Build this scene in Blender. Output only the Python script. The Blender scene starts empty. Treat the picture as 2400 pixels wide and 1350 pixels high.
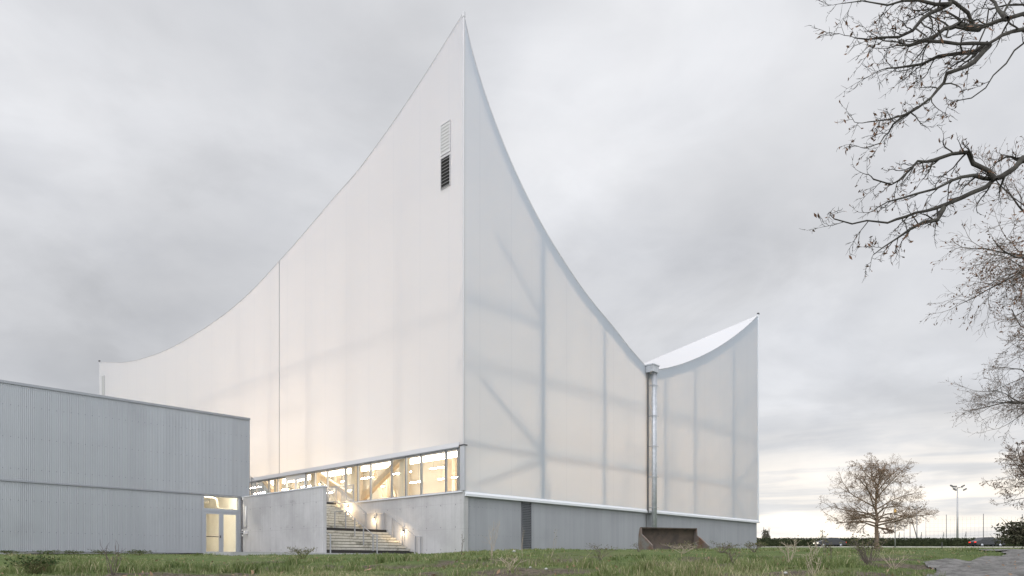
import bpy, math, random
import numpy as np
from mathutils import Vector, Matrix

sc = bpy.context.scene
COL = sc.collection
R = math.radians

# ------------------------------------------------------------------ camera
F = 1672.0            # focal length in pixels of a 2400 px wide frame
HZ = 1320.0           # pixel row of the horizon
EZ = 1.5              # eye height
cam = bpy.data.cameras.new('camera')
cam.sensor_width = 36.0
cam.lens = F / 2400 * 36.0
cam.shift_y = (HZ - 675) / 2400
cam.clip_start = 0.1
cam.clip_end = 4000
co = bpy.data.objects.new('camera', cam)
COL.objects.link(co)
co.location = (0, 0, EZ)
co.rotation_euler = (R(90), 0, 0)
sc.camera = co

# ------------------------------------------------------------------ render / view
sc.view_settings.view_transform = 'Standard'
sc.view_settings.look = 'None'
sc.view_settings.exposure = 0.0
sc.view_settings.gamma = 1.0
sc.view_settings.use_curve_mapping = False
sc.render.engine = 'CYCLES'
sc.cycles.use_denoising = True
sc.cycles.max_bounces = 9
sc.cycles.diffuse_bounces = 5
sc.cycles.transmission_bounces = 6
sc.cycles.transparent_max_bounces = 12
sc.cycles.sample_clamp_indirect = 8.0

# ------------------------------------------------------------------ node helper
class NT:
    def __init__(s, tree):
        s.t = tree; s.n = tree.nodes; s.l = tree.links
    def new(s, typ, **kw):
        n = s.n.new(typ)
        for k, v in kw.items(): setattr(n, k, v)
        return n
    def put(s, sock, v):
        if isinstance(v, bpy.types.NodeSocket): s.l.new(v, sock)
        elif v is not None: sock.default_value = v
    def m(s, op, a, b=None, c=None, clamp=False):
        n = s.new('ShaderNodeMath', operation=op, use_clamp=clamp)
        s.put(n.inputs[0], a); s.put(n.inputs[1], b)
        if c is not None: s.put(n.inputs[2], c)
        return n.outputs[0]
    def vm(s, op, a, b=None, scale=None):
        n = s.new('ShaderNodeVectorMath', operation=op)
        s.put(n.inputs[0], a)
        if b is not None: s.put(n.inputs[1], b)
        if scale is not None: s.put(n.inputs['Scale'], scale)
        return n.outputs['Value'] if op in ('DOT_PRODUCT', 'LENGTH') else n.outputs['Vector']
    def mix(s, f, a, b, blend='MIX'):
        n = s.new('ShaderNodeMix', data_type='RGBA', blend_type=blend)
        s.put(n.inputs[0], f); s.put(n.inputs[6], a); s.put(n.inputs[7], b)
        return n.outputs[2]
    def noise(s, vec, scale, detail=4, rough=.55, dist=0):
        n = s.new('ShaderNodeTexNoise')
        s.put(n.inputs['Vector'], vec)
        n.inputs['Scale'].default_value = scale; n.inputs['Detail'].default_value = detail
        n.inputs['Roughness'].default_value = rough; n.inputs['Distortion'].default_value = dist
        return n.outputs['Fac']
    def rng(s, v, a, b, c, d, smooth=True):
        n = s.new('ShaderNodeMapRange', interpolation_type='SMOOTHSTEP' if smooth else 'LINEAR')
        s.put(n.inputs[0], v)
        for i, q in enumerate((a, b, c, d)): s.put(n.inputs[i + 1], q)
        return n.outputs[0]
    def xyz(s, v):
        n = s.new('ShaderNodeSeparateXYZ'); s.put(n.inputs[0], v); return n.outputs
    def comb(s, x, y, z):
        n = s.new('ShaderNodeCombineXYZ')
        for i, q in enumerate((x, y, z)): s.put(n.inputs[i], q)
        return n.outputs[0]

def pdir(px, py):
    return Vector(((px - 1200) / F, 1, (HZ - py) / F)).normalized()

# ------------------------------------------------------------------ world: overcast dusk sky
SUN_EL, SUN_AZ = R(42), R(215)      # soft light from the bright cloud cover behind the camera, on its left
w = bpy.data.worlds.new('World')
sc.world = w
w.use_nodes = True
N = NT(w.node_tree)
N.n.clear()
out = N.new('ShaderNodeOutputWorld'); bg = N.new('ShaderNodeBackground')
bg.inputs['Strength'].default_value = 0.1
N.l.new(bg.outputs[0], out.inputs[0])
sky = N.new('ShaderNodeTexSky', sky_type='NISHITA')
sky.sun_disc = False
sky.sun_elevation = SUN_EL; sky.sun_rotation = SUN_AZ
d = N.vm('NORMALIZE', N.new('ShaderNodeTexCoord').outputs['Generated'])
x, y, z = N.xyz(d)
zc = N.m('MAXIMUM', z, 0.0)
iz = N.m('DIVIDE', 1.0, N.m('ADD', zc, 0.30))
pl = N.comb(N.m('MULTIPLY', x, iz), N.m('MULTIPLY', y, iz), N.m('MULTIPLY', zc, .6))
n1 = N.noise(N.vm('ADD', pl, (3.1, 7.7, 0)), 1.5, 8, .50, .3)
n2 = N.noise(N.vm('ADD', pl, (11.3, 2.4, 0)), 4.2, 8, .52, .3)
def blob(px, py, k):
    return N.m('POWER', N.m('MAXIMUM', N.vm('DOT_PRODUCT', d, tuple(pdir(px, py))), 0.0), k)
lum = N.m('ADD', 0.76, N.m('MULTIPLY', N.m('SUBTRACT', n1, .5), .56))
lum = N.m('ADD', lum, N.m('MULTIPLY', N.m('SUBTRACT', n2, .5), .22))
n3 = N.noise(N.vm('ADD', pl, (21.0, 5.0, 3.0)), 2.4, 9, .55, .5)
lum = N.m('ADD', lum, N.m('MULTIPLY', N.m('SUBTRACT', N.rng(n3, .42, .60, 0, 1), .5), .065))
lum = N.m('ADD', lum, N.m('MULTIPLY', blob(560, 640, 26), -.13))
lum = N.m('ADD', lum, N.m('MULTIPLY', blob(60, 980, 34), -.07))
lum = N.m('ADD', lum, N.m('MULTIPLY', blob(1310, 350, 120), .13))
lum = N.m('ADD', lum, N.m('MULTIPLY', blob(1620, 120, 30), .07))
lum = N.m('ADD', lum, N.m('MULTIPLY', blob(1620, 800, 36), -.085))
lum = N.m('ADD', lum, N.m('MULTIPLY', blob(150, 80, 30), .04))
# the clear strip low over the horizon where the sun has gone down
bands = N.noise(N.comb(N.m('MULTIPLY', x, 2.2), N.m('MULTIPLY', y, 2.2), N.m('MULTIPLY', z, 24)), 1.6, 6, .55, .4)
strip = N.m('MULTIPLY', blob(2060, 1190, 9), N.rng(z, .22, .06, 0, 1))
glow = N.m('MULTIPLY', strip, N.rng(bands, .36, .60, .22, 1))
lum = N.m('ADD', lum, N.m('MULTIPLY', glow, .44))
# cloud cover behind the camera is thinner and brighter
back = N.rng(y, .25, -.55, 1.0, 2.6)
left = N.rng(x, .7, -.7, .80, 1.16)
up = N.rng(z, .64, 1.0, 1.0, 2.3)
lum = N.m('MULTIPLY', lum, N.m('MULTIPLY', back, N.m('MULTIPLY', up, N.m('ADD', 1.0, N.m('MULTIPLY', N.m('SUBTRACT', left, 1.0), N.rng(y, .2, -.4, 0, 1))))))
tint = N.mix(n2, (.955, .975, 1.03, 1), (.985, .985, 1.0, 1))
tint = N.mix(N.m('MULTIPLY', glow, 1.1, clamp=True), tint, (1.07, .98, .87, 1))
cloud = N.vm('SCALE', tint, scale=N.m('MULTIPLY', lum, 10.0))
mx = N.mix(.94, sky.outputs[0], cloud)
N.l.new(mx, bg.inputs['Color'])

sun = bpy.data.lights.new('sun', 'SUN')
sun.energy = 0.6; sun.angle = R(60); sun.color = (1.0, .97, .94)
so = bpy.data.objects.new('sun', sun); COL.objects.link(so)
sd = Vector((math.cos(SUN_EL) * math.sin(SUN_AZ), math.cos(SUN_EL) * math.cos(SUN_AZ), math.sin(SUN_EL)))
so.rotation_euler = sd.to_track_quat('Z', 'Y').to_euler()
so.location = (-20, -20, 60)

# ------------------------------------------------------------------ site frame
YC = 36.0
d1 = Vector(((2793 - 1200) / F, 1)).normalized()      # along the right face
d2 = Vector(((-555 - 1200) / F, 1)).normalized()      # along the left face
d2 = Vector((-d1.y, d1.x))
CX = (1087 - 1200) / F * YC
TH = math.atan2(d1.y, d1.x)
def s2w(s, t): return CX + s * d1.x + t * d2.x, YC + s * d1.y + t * d2.y
def depth(s, t): return s2w(s, t)[1]
def t_at(px, s):
    k = (px - 1200) / F
    return (k * (YC + s * d1.y) - CX - s * d1.x) / (d2.x - k * d2.y)
def s_at(px, t):
    k = (px - 1200) / F
    return (k * (YC + t * d2.y) - CX - t * d2.x) / (d1.x - k * d1.y)
def zz(py, Y): return EZ + (HZ - py) / F * Y
def zleft(px, py, s=0): return zz(py, depth(s, t_at(px, s)))
def zright(px, py, t=0): return zz(py, depth(s_at(px, t), t))

# ------------------------------------------------------------------ mesh builder
ORG = {}
class MB:
    def __init__(s): s.v = []; s.f = []
    def add(s, vs, fs):
        b = len(s.v); s.v += [tuple(p) for p in vs]; s.f += [tuple(i + b for i in q) for q in fs]
    def box(s, x0, x1, y0, y1, z0, z1):
        s.add([(x0, y0, z0), (x1, y0, z0), (x1, y1, z0), (x0, y1, z0), (x0, y0, z1), (x1, y0, z1), (x1, y1, z1), (x0, y1, z1)],
              [(0, 3, 2, 1), (4, 5, 6, 7), (0, 1, 5, 4), (1, 2, 6, 5), (2, 3, 7, 6), (3, 0, 4, 7)])
    def bar(s, p, q, w, h, up=(0, 0, 1)):
        p = Vector(p); q = Vector(q); d = (q - p).normalized(); u = Vector(up)
        if abs(d.dot(u)) > .99: u = Vector((1, 0, 0))
        a = d.cross(u).normalized() * w / 2; b = a.cross(d).normalized() * h / 2
        s.add([p - a - b, p + a - b, p + a + b, p - a + b, q - a - b, q + a - b, q + a + b, q - a + b],
              [(0, 3, 2, 1), (4, 5, 6, 7), (0, 1, 5, 4), (1, 2, 6, 5), (2, 3, 7, 6), (3, 0, 4, 7)])
    def tube(s, pts, rad, n=8, cap=True):
        pts = [Vector(p) for p in pts]
        if not hasattr(rad, '__len__'): rad = [rad] * len(pts)
        b = len(s.v); a = None
        for i, p in enumerate(pts):
            d = (pts[min(i + 1, len(pts) - 1)] - pts[max(i - 1, 0)])
            d = d.normalized() if d.length > 1e-9 else Vector((0, 0, 1))
            if a is None:
                a = d.cross(Vector((0, 0, 1)) if abs(d.z) < .9 else Vector((1, 0, 0))).normalized()
            else:
                a = (a - d * a.dot(d)); a = a.normalized() if a.length > 1e-6 else d.orthogonal().normalized()
            c = d.cross(a)
            for k in range(n):
                an = 2 * math.pi * k / n
                s.v.append(tuple(p + (a * math.cos(an) + c * math.sin(an)) * rad[i]))
        for i in range(len(pts) - 1):
            for k in range(n):
                k2 = (k + 1) % n
                s.f.append((b + i * n + k, b + i * n + k2, b + (i + 1) * n + k2, b + (i + 1) * n + k))
        if cap:
            s.f.append(tuple(b + k for k in reversed(range(n))))
            s.f.append(tuple(b + (len(pts) - 1) * n + k for k in range(n)))
    def grid(s, rows):
        b = len(s.v); nc = len(rows[0])
        for r in rows: s.v += [tuple(p) for p in r]
        for i in range(len(rows) - 1):
            for j in range(nc - 1):
                s.f.append((b + i * nc + j, b + i * nc + j + 1, b + (i + 1) * nc + j + 1, b + (i + 1) * nc + j))
    def prism(s, poly, fn, a, c):
        n = len(poly)
        s.add([fn(p, a) for p in poly] + [fn(p, c) for p in poly],
              [tuple(range(n))[::-1], tuple(range(n, 2 * n))] + [(i, (i + 1) % n, n + (i + 1) % n, n + i) for i in range(n)])
    def ball(s, c, r, nu=10, nv=7, sz=1.0):
        c = Vector(c); rows = []
        for i in range(nv + 1):
            ph = math.pi * i / nv
            rows.append([c + Vector((math.sin(ph) * math.cos(2 * math.pi * j / nu), math.sin(ph) * math.sin(2 * math.pi * j / nu), math.cos(ph) * sz)) * r for j in range(nu + 1)])
        s.grid(rows)
    def build(s, name, mat, parent=None, smooth=False, bevel=0):
        me = bpy.data.meshes.new(name)
        o = ORG.get(parent.name, (0, 0, 0)) if parent else (0, 0, 0)
        me.from_pydata([(p[0] - o[0], p[1] - o[1], p[2] - o[2]) for p in s.v], [], s.f)
        me.materials.append(mat)
        if smooth: me.polygons.foreach_set('use_smooth', [True] * len(me.polygons))
        ob = bpy.data.objects.new(name, me); COL.objects.link(ob)
        if parent: ob.parent = parent; ORG[ob.name] = o
        if bevel:
            bv = ob.modifiers.new('bevel', 'BEVEL'); bv.width = bevel; bv.segments = 2; bv.limit_method = 'ANGLE'
        return ob

def tag(o, label=None, cat=None, group=None, kind=None):
    if label: o['label'] = label
    if cat: o['category'] = cat
    if group: o['group'] = group
    if kind: o['kind'] = kind
    return o
def thing(name, label, cat, base, site=False, group=None, kind=None):
    o = bpy.data.objects.new(name, None); COL.objects.link(o)
    o.empty_display_size = .3
    if site:
        wx, wy = s2w(base[0], base[1]); o.location = (wx, wy, base[2]); o.rotation_euler = (0, 0, TH)
    else: o.location = base
    ORG[o.name] = tuple(base)
    return tag(o, label, cat, group, kind)
def copy_tree(o, parent=None):
    c = o.copy(); COL.objects.link(c)
    if parent: c.parent = parent
    for ch in list(o.children): copy_tree(ch, c)
    return c

# ------------------------------------------------------------------ materials
def mat(name):
    m = bpy.data.materials.new(name); m.use_nodes = True
    n = NT(m.node_tree); n.n.clear()
    o = n.new('ShaderNodeOutputMaterial')
    return m, n, o
def pbr(name, c, rough=.6, metal=0, noise=None, bump=None, c2=None, spec=.5, stretch=(1, 1, 1)):
    m, n, o = mat(name)
    p = n.new('ShaderNodeBsdfPrincipled')
    p.inputs['Roughness'].default_value = rough; p.inputs['Metallic'].default_value = metal
    p.inputs['Specular IOR Level'].default_value = spec
    tc = n.new('ShaderNodeTexCoord').outputs['Object']
    tv = n.vm('MULTIPLY', tc, stretch)
    c = (*c, 1)
    if noise:
        f = n.rng(n.noise(tv, noise, 6, .6), .32, .68, 0, 1)
        n.put(p.inputs['Base Color'], n.mix(f, c, (*(c2 or tuple(q * .75 for q in c[:3])), 1)))
    else: p.inputs['Base Color'].default_value = c
    if bump:
        b = n.new('ShaderNodeBump'); b.inputs['Strength'].default_value = bump[1]; b.inputs['Distance'].default_value = bump[2]
        n.put(b.inputs['Height'], n.noise(tv, bump[0], 5, .6)); n.l.new(b.outputs[0], p.inputs['Normal'])
    n.l.new(p.outputs[0], o.inputs[0])
    return m
def emit(name, c, s):
    m, n, o = mat(name)
    e = n.new('ShaderNodeEmission'); e.inputs[0].default_value = (*c, 1); e.inputs[1].default_value = s
    n.l.new(e.outputs[0], o.inputs[0]); return m

def membrane(name, axis, dif, tra, tr=.26, see=0.0, period=2.35, sm=.22):
    m, n, o = mat(name)
    tc = n.new('ShaderNodeTexCoord').outputs['Object']
    xyz = n.xyz(tc); u = xyz[axis]
    ph = n.m('FRACT', n.m('DIVIDE', n.m('ADD', u, 1000.0), period))
    seam = n.m('LESS_THAN', ph, .035 / period * 1.6)
    ph2 = n.m('FRACT', n.m('DIVIDE', n.m('ADD', u, 1000.7), period * 4))
    seam2 = n.m('LESS_THAN', ph2, .004)
    cl = n.noise(n.vm('MULTIPLY', tc, (1, 1, .25)), .35, 4, .6)
    df = n.new('ShaderNodeBsdfDiffuse'); tl = n.new('ShaderNodeBsdfTranslucent'); tp = n.new('ShaderNodeBsdfTransparent')
    n.put(df.inputs[0], n.mix(n.m('MAXIMUM', n.m('MULTIPLY', seam2, .45), n.m('MULTIPLY', seam, sm)), n.mix(n.rng(cl, .3, .7, 0, 1), (*dif, 1), (*[q * .985 for q in dif], 1)), (.42, .45, .5, 1)))
    tl.inputs[0].default_value = (*tra, 1)
    s1 = n.new('ShaderNodeMixShader'); s2 = n.new('ShaderNodeMixShader')
    fac = n.m('SUBTRACT', tr, n.m('MULTIPLY', seam, tr * .16))
    n.put(s1.inputs[0], fac); n.l.new(df.outputs[0], s1.inputs[1]); n.l.new(tl.outputs[0], s1.inputs[2])
    s2.inputs[0].default_value = see; n.l.new(s1.outputs[0], s2.inputs[1]); n.l.new(tp.outputs[0], s2.inputs[2])
    n.l.new(s2.outputs[0], o.inputs[0]); return m
MEM_L = membrane('white membrane of long wall', 1, (.475, .475, .49), (.87, .865, .86))
MEM_R = membrane('white membrane of short wall', 0, (.455, .495, .545), (.87, .85, .82), sm=.34)
SKIN = pbr('white membrane edge profile', (.42, .42, .43), .6)
MEM_ROOF = membrane('white membrane of roof', 0, (.47, .47, .48), (.7, .7, .7), tr=.02, see=0.0, period=1.9, sm=.5)

def cladding(name, c, dark):
    m, n, o = mat(name)
    p = n.new('ShaderNodeBsdfPrincipled'); tc = n.new('ShaderNodeTexCoord').outputs['Object']
    f = n.noise(n.vm('MULTIPLY', tc, (3.2, 3.2, .12)), 1.1, 4, .6)
    f2 = n.noise(tc, .5, 5, .6)
    col = n.mix(n.rng(f, .3, .7, 0, 1), (*c, 1), (*dark, 1))
    col = n.mix(n.rng(f2, .45, .8, 0, .35), col, (*[q * .8 for q in dark], 1))
    wn = n.new('ShaderNodeTexWhiteNoise', noise_dimensions='1D'); n.put(wn.inputs['W'], n.m('FLOOR', n.m('DIVIDE', n.xyz(tc)[0], .912)))
    col = n.mix(1.0, col, n.comb(*[n.m('ADD', .96, n.m('MULTIPLY', wn.outputs['Value'], .08))] * 3), 'MULTIPLY')
    # screw heads in level rows, one in every second ridge
    xyz = n.xyz(tc)
    fx = n.m('ABSOLUTE', n.m('SUBTRACT', n.m('FRACT', n.m('DIVIDE', n.m('ADD', xyz[0], 500.), .304)), .5))
    fz = n.m('ABSOLUTE', n.m('SUBTRACT', n.m('FRACT', n.m('DIVIDE', n.m('ADD', xyz[2], 40.35), 1.45)), .5))
    dot = n.m('MULTIPLY', n.m('LESS_THAN', fx, .06), n.m('LESS_THAN', fz, .012))
    col = n.mix(n.m('MULTIPLY', dot, .75), col, (.08, .08, .09, 1))
    n.put(p.inputs['Base Color'], col)
    p.inputs['Metallic'].default_value = .25; p.inputs['Roughness'].default_value = .5
    n.l.new(p.outputs[0], o.inputs[0]); return m
CLAD = cladding('grey corrugated sheet', (.345, .365, .39), (.325, .345, .37))
CLAD2 = cladding('grey corrugated base sheet', (.325, .338, .36), (.30, .313, .335))

def concrete(name, c, joint=2.3, axis=1):
    m, n, o = mat(name)
    p = n.new('ShaderNodeBsdfPrincipled'); tc = n.new('ShaderNodeTexCoord').outputs['Object']
    xyz = n.xyz(tc); u = xyz[axis]; h = xyz[2]
    big = n.noise(tc, .55, 6, .6); fine = n.noise(tc, 14, 5, .65)
    streak = n.noise(n.vm('MULTIPLY', tc, (7, 7, .35)), 1.0, 4, .6)
    col = n.mix(n.rng(big, .35, .7, 0, 1), (*c, 1), (*[q * .80 for q in c], 1))
    col = n.mix(n.rng(streak, .42, .75, 0, .45), col, (*[q * .72 for q in c], 1))
    col = n.mix(n.rng(fine, .5, .8, 0, .3), col, (*[q * .6 for q in c], 1))
    smear = n.m('MULTIPLY', n.rng(n.noise(n.vm('MULTIPLY', tc, (1, 1, 2.4)), 1.3, 6, .7), .58, .74, 0, .45), n.rng(h, .4, 1.6, 0, 1))
    col = n.mix(smear, col, (.17, .165, .16, 1))
    def line(v, per, off, wd):
        f = n.m('FRACT', n.m('DIVIDE', n.m('ADD', v, 100 + off), per))
        return n.m('LESS_THAN', f, wd / per)
    jn = n.m('MAXIMUM', line(u, joint, .6, .014), line(h, 1.3, .13, .010))
    col = n.mix(n.m('MULTIPLY', jn, .42), col, (.16, .16, .17, 1))
    a = n.m('SUBTRACT', n.m('FRACT', n.m('DIVIDE', n.m('ADD', u, 100.), joint / 2)), .5)
    b = n.m('SUBTRACT', n.m('FRACT', n.m('DIVIDE', n.m('ADD', h, 100.4), 1.15)), .5)
    rr = n.m('ADD', n.m('POWER', n.m('MULTIPLY', a, joint / 2), 2), n.m('POWER', n.m('MULTIPLY', b, 1.15), 2))
    hole = n.m('LESS_THAN', rr, .0011)
    col = n.mix(n.m('MULTIPLY', hole, .7), col, (.10, .10, .11, 1))
    n.put(p.inputs['Base Color'], col); p.inputs['Roughness'].default_value = .8
    bp = n.new('ShaderNodeBump'); bp.inputs['Strength'].default_value = .25; bp.inputs['Distance'].default_value = .01
    n.put(bp.inputs['Height'], fine); n.l.new(bp.outputs[0], p.inputs['Normal'])
    n.l.new(p.outputs[0], o.inputs[0]); return m
CONC = concrete('fair faced concrete', (.42, .418, .425))
CONC_END = concrete('fair faced concrete end', (.40, .405, .41), axis=0)

def stepmat():
    m, n, o = mat('mossy precast step')
    p = n.new('ShaderNodeBsdfPrincipled'); tc = n.new('ShaderNodeTexCoord').outputs['Object']
    a = n.noise(tc, 1.7, 6, .65); b = n.noise(tc, 9, 6, .7)
    col = n.mix(n.rng(b, .35, .75, 0, 1), (.50, .48, .43, 1), (.36, .345, .29, 1))
    col = n.mix(n.rng(a, .52, .68, 0, .75), col, (.15, .145, .11, 1))
    n.put(p.inputs['Base Color'], col); p.inputs['Roughness'].default_value = .85
    n.l.new(p.outputs[0], o.inputs[0]); return m
STEP = stepmat()
MOSS_SHADE = pbr('dark mossy joint with nosing shade', (.05, .05, .035), .95, 0, noise=4, c2=(.09, .085, .06))  # mossy joints, coloured dark to carry the shade lines under the nosings
BLACK = pbr('black nosing strip', (.018, .016, .016), .7)
WHITE = pbr('white coated metal', (.62, .64, .67), .45, .1)
ALU = pbr('grey aluminium frame', (.46, .47, .49), .4, .5)
ALU_D = pbr('dark aluminium reveal', (.13, .135, .15), .5, .3)
TRIM = pbr('grey steel trim', (.25, .265, .285), .45, .4)
GALV = pbr('galvanised steel', (.48, .50, .53), .45, .35, noise=5, c2=(.38, .40, .43))
RAILM = pbr('galvanised railing', (.36, .37, .39), .45, .5)
WOOD = pbr('pale glued timber', (.74, .63, .48), .55, 0, noise=2.2, c2=(.67, .55, .40), stretch=(4, 4, .5))
STEELW = pbr('pale painted steel', (.42, .46, .52), .5)
FLOOR = pbr('warm timber hall floor', (.56, .43, .29), .5)
CREAM = pbr('cream inside wall', (.76, .74, .69), .7, noise=1.3, c2=(.72, .69, .63))
DUCTM = pbr('pale duct metal', (.62, .58, .50), .35, .3)
DARKM = pbr('dark metal', (.05, .05, .055), .5)
PLASTIC = pbr('pale plastic', (.6, .6, .6), .4)
LAMP_WARM = emit('lit tube', (1.0, .94, .86), 84)
FILL_AMBER2 = emit('added amber fill behind short wall', (1.0, .68, .38), 120)
FILL_AMBER = emit('added amber fill behind long wall', (1.0, .76, .50), 118)
LAMP_BAND = emit('warm lit trough', (1.0, .86, .66), 12)
LAMP_ROOM = emit('lit room lamp', (1.0, .88, .69), 105)
LAMP_SPOT = emit('warm lamp glass', (1.0, .74, .42), 60)
def glassmat():
    m, n, o = mat('clear window glass')
    t = n.new('ShaderNodeBsdfTransparent'); t.inputs[0].default_value = (.93, .94, .93, 1)
    g = n.new('ShaderNodeBsdfGlossy'); g.inputs['Roughness'].default_value = .02
    fr = n.new('ShaderNodeFresnel'); fr.inputs[0].default_value = 1.45
    mx = n.new('ShaderNodeMixShader')
    bf = n.new('ShaderNodeNewGeometry').outputs['Backfacing']
    n.put(mx.inputs[0], n.m('MULTIPLY', fr.outputs[0], n.m('SUBTRACT', 1.0, bf))); n.l.new(t.outputs[0], mx.inputs[1]); n.l.new(g.outputs[0], mx.inputs[2])
    n.l.new(mx.outputs[0], o.inputs[0]); return m
GLASS = glassmat()
RAILD = pbr('dark grey rail', (.10, .105, .11), .5)
random.seed(4)

# ------------------------------------------------------------------ noise
def vnoise(x, y, seed=0):
    x = np.asarray(x, float); y = np.asarray(y, float)
    xi = np.floor(x).astype(np.int64); yi = np.floor(y).astype(np.int64); fx = x - xi; fy = y - yi
    def h(a, b):
        q = (a * 374761393 + b * 668265263 + seed * 974634777) & 0xffffffff
        q = ((q ^ (q >> 13)) * 1274126177) & 0xffffffff
        return ((q ^ (q >> 16)) & 0xffff) / 65535.0
    u = fx * fx * (3 - 2 * fx); v = fy * fy * (3 - 2 * fy)
    return (h(xi, yi) * (1 - u) + h(xi + 1, yi) * u) * (1 - v) + (h(xi, yi + 1) * (1 - u) + h(xi + 1, yi + 1) * u) * v
def fbm(x, y, seed=0, n=4):
    s = 0; a = .5; t = 0
    for i in range(n):
        s = s + a * vnoise(x * 2 ** i, y * 2 ** i, seed + i * 7); t += a; a *= .5
    return s / t
def sstep(a, b, x):
    k = np.clip((np.asarray(x, float) - a) / (b - a), 0, 1); return k * k * (3 - 2 * k)

# ------------------------------------------------------------------ terrain
PY = [-40, 0, 3.5, 6, 8, 10, 14, 18, 22, 26, 29, 33, 36, 48, 60, 75, 90, 105, 125, 400, 900]
PL = [-1.6, -1.55, -1.2, -.52, -.30, -.19, -.10, .02, .13, .24, .32, .42, .45, .46, .8, 1.3, 1.75, 2.32, 2.5, 3.0, 3.0]
PR = [-1.6, -1.55, -1.2, -.50, -.27, -.16, -.02, .15, .31, .45, .53, .62, .68, .88, 1.08, 1.50, 1.80, 2.33, 2.5, 3.0, 3.0]
def soil(x, y):
    near = sstep(23, 15, y) * sstep(-8.5, -5.5, x) * sstep(9.0, 7.0, x + (y - 10) * -.25)
    m = fbm(x * .55 + 3.3, y * 1.0 + 9.1, 5, 4)
    return np.clip(sstep(.46, .53, m) * near + .85 * sstep(.55, .63, m) * sstep(24, 14, y) * (1 - near), 0, 1)
def ground(x, y):
    x = np.asarray(x, float); y = np.asarray(y, float)
    l = np.interp(y, PY, PL); r = np.interp(y, PY, PR)
    k = sstep(-5, 1.5, x - (y - 36) * .35 * (y > 36))
    z = l * (1 - k) + r * k
    fg = sstep(34, 20, y) * sstep(4, 8, y)
    z = z + fg * ((fbm(x * .45, y * .7, 11, 4) - .5) * .26 + (fbm(x * 2.1, y * 2.6, 23, 3) - .5) * .07)
    z = z - .05 * soil(x, y) + soil(x, y) * (fbm(x * 4, y * 5, 31, 3) - .5) * .10
    z = z + sstep(60, 300, y) * (fbm(x * .012, y * .012, 41, 3) - .5) * 1.0
    return z + EZ
def hit(px, py):
    k = (px - 1200) / F; q = (HZ - py) / F; y = 6.0
    while y < 200:
        if float(ground(k * y, y)) >= EZ + q * y: break
        y += .05
    return (k * y, y, float(ground(k * y, y)))

def groundmat():
    m, n, o = mat('grass soil')
    p = n.new('ShaderNodeBsdfPrincipled'); tc = n.new('ShaderNodeTexCoord').outputs['Object']
    at = n.new('ShaderNodeAttribute', attribute_name='soil').outputs['Fac']
    a = n.noise(tc, .9, 7, .65); b = n.noise(tc, 9, 6, .7); c = n.noise(tc, .06, 4, .6)
    g = n.mix(n.rng(a, .35, .7, 0, 1), (.066, .098, .031, 1), (.095, .122, .045, 1))
    g = n.mix(n.rng(b, .45, .75, 0, .7), g, (.070, .088, .036, 1))
    g = n.mix(n.rng(c, .42, .62, 0, .2), g, (.10, .11, .045, 1))
    so_ = n.mix(n.rng(b, .35, .65, 0, 1), (.052, .042, .032, 1), (.125, .105, .082, 1))
    n.put(p.inputs['Base Color'], n.mix(at, g, so_)); p.inputs['Roughness'].default_value = .95
    p.inputs['Specular IOR Level'].default_value = .15
    bp = n.new('ShaderNodeBump'); bp.inputs['Strength'].default_value = .9; bp.inputs['Distance'].default_value = .05
    n.put(bp.inputs['Height'], b); n.l.new(bp.outputs[0], p.inputs['Normal'])
    n.l.new(p.outputs[0], o.inputs[0]); return m
GROUND = groundmat()
ys = [-40, -20, -8, 0, 2, 3.5, 4.5, 5.2]
v = 6.0
while v < 900:
    ys.append(v); v += .09 + max(0, v - 14) * .016 if v < 120 else v * .12
ys.append(900)
us = np.linspace(-1, 1, 321)
gy = np.repeat(np.array(ys), len(us)); gx = np.tile(us, len(ys)) * np.maximum(gy * 1.3, 12)
gz = ground(gx, gy); gs = soil(gx, gy)
me = bpy.data.meshes.new('grass_ground')
nv = len(gx); nc = len(us); nr = len(ys)
me.vertices.add(nv); me.vertices.foreach_set('co', np.stack([gx, gy, gz], 1).ravel().astype(np.float32))
ii = (np.arange(nr - 1)[:, None] * nc + np.arange(nc - 1)[None]).ravel()
fq = np.stack([ii, ii + 1, ii + nc + 1, ii + nc], 1)
me.loops.add(fq.size); me.loops.foreach_set('vertex_index', fq.ravel().astype(np.int32))
me.polygons.add(len(fq)); me.polygons.foreach_set('loop_start', (np.arange(len(fq)) * 4).astype(np.int32))
me.polygons.foreach_set('use_smooth', np.ones(len(fq), bool))
me.update(); me.validate()
at = me.attributes.new('soil', 'FLOAT', 'POINT'); at.data.foreach_set('value', gs.astype(np.float32))
me.materials.append(GROUND)
go = bpy.data.objects.new('ground', me); COL.objects.link(go); tag(go, kind='structure')

def sheet(name, rows, m, lift=.012):
    b = MB(); b.grid([[(x_, y_, float(ground(x_, y_)) + lift) for x_, y_ in r] for r in rows])
    return tag(b.build(name, m, smooth=True), kind='structure')

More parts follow.
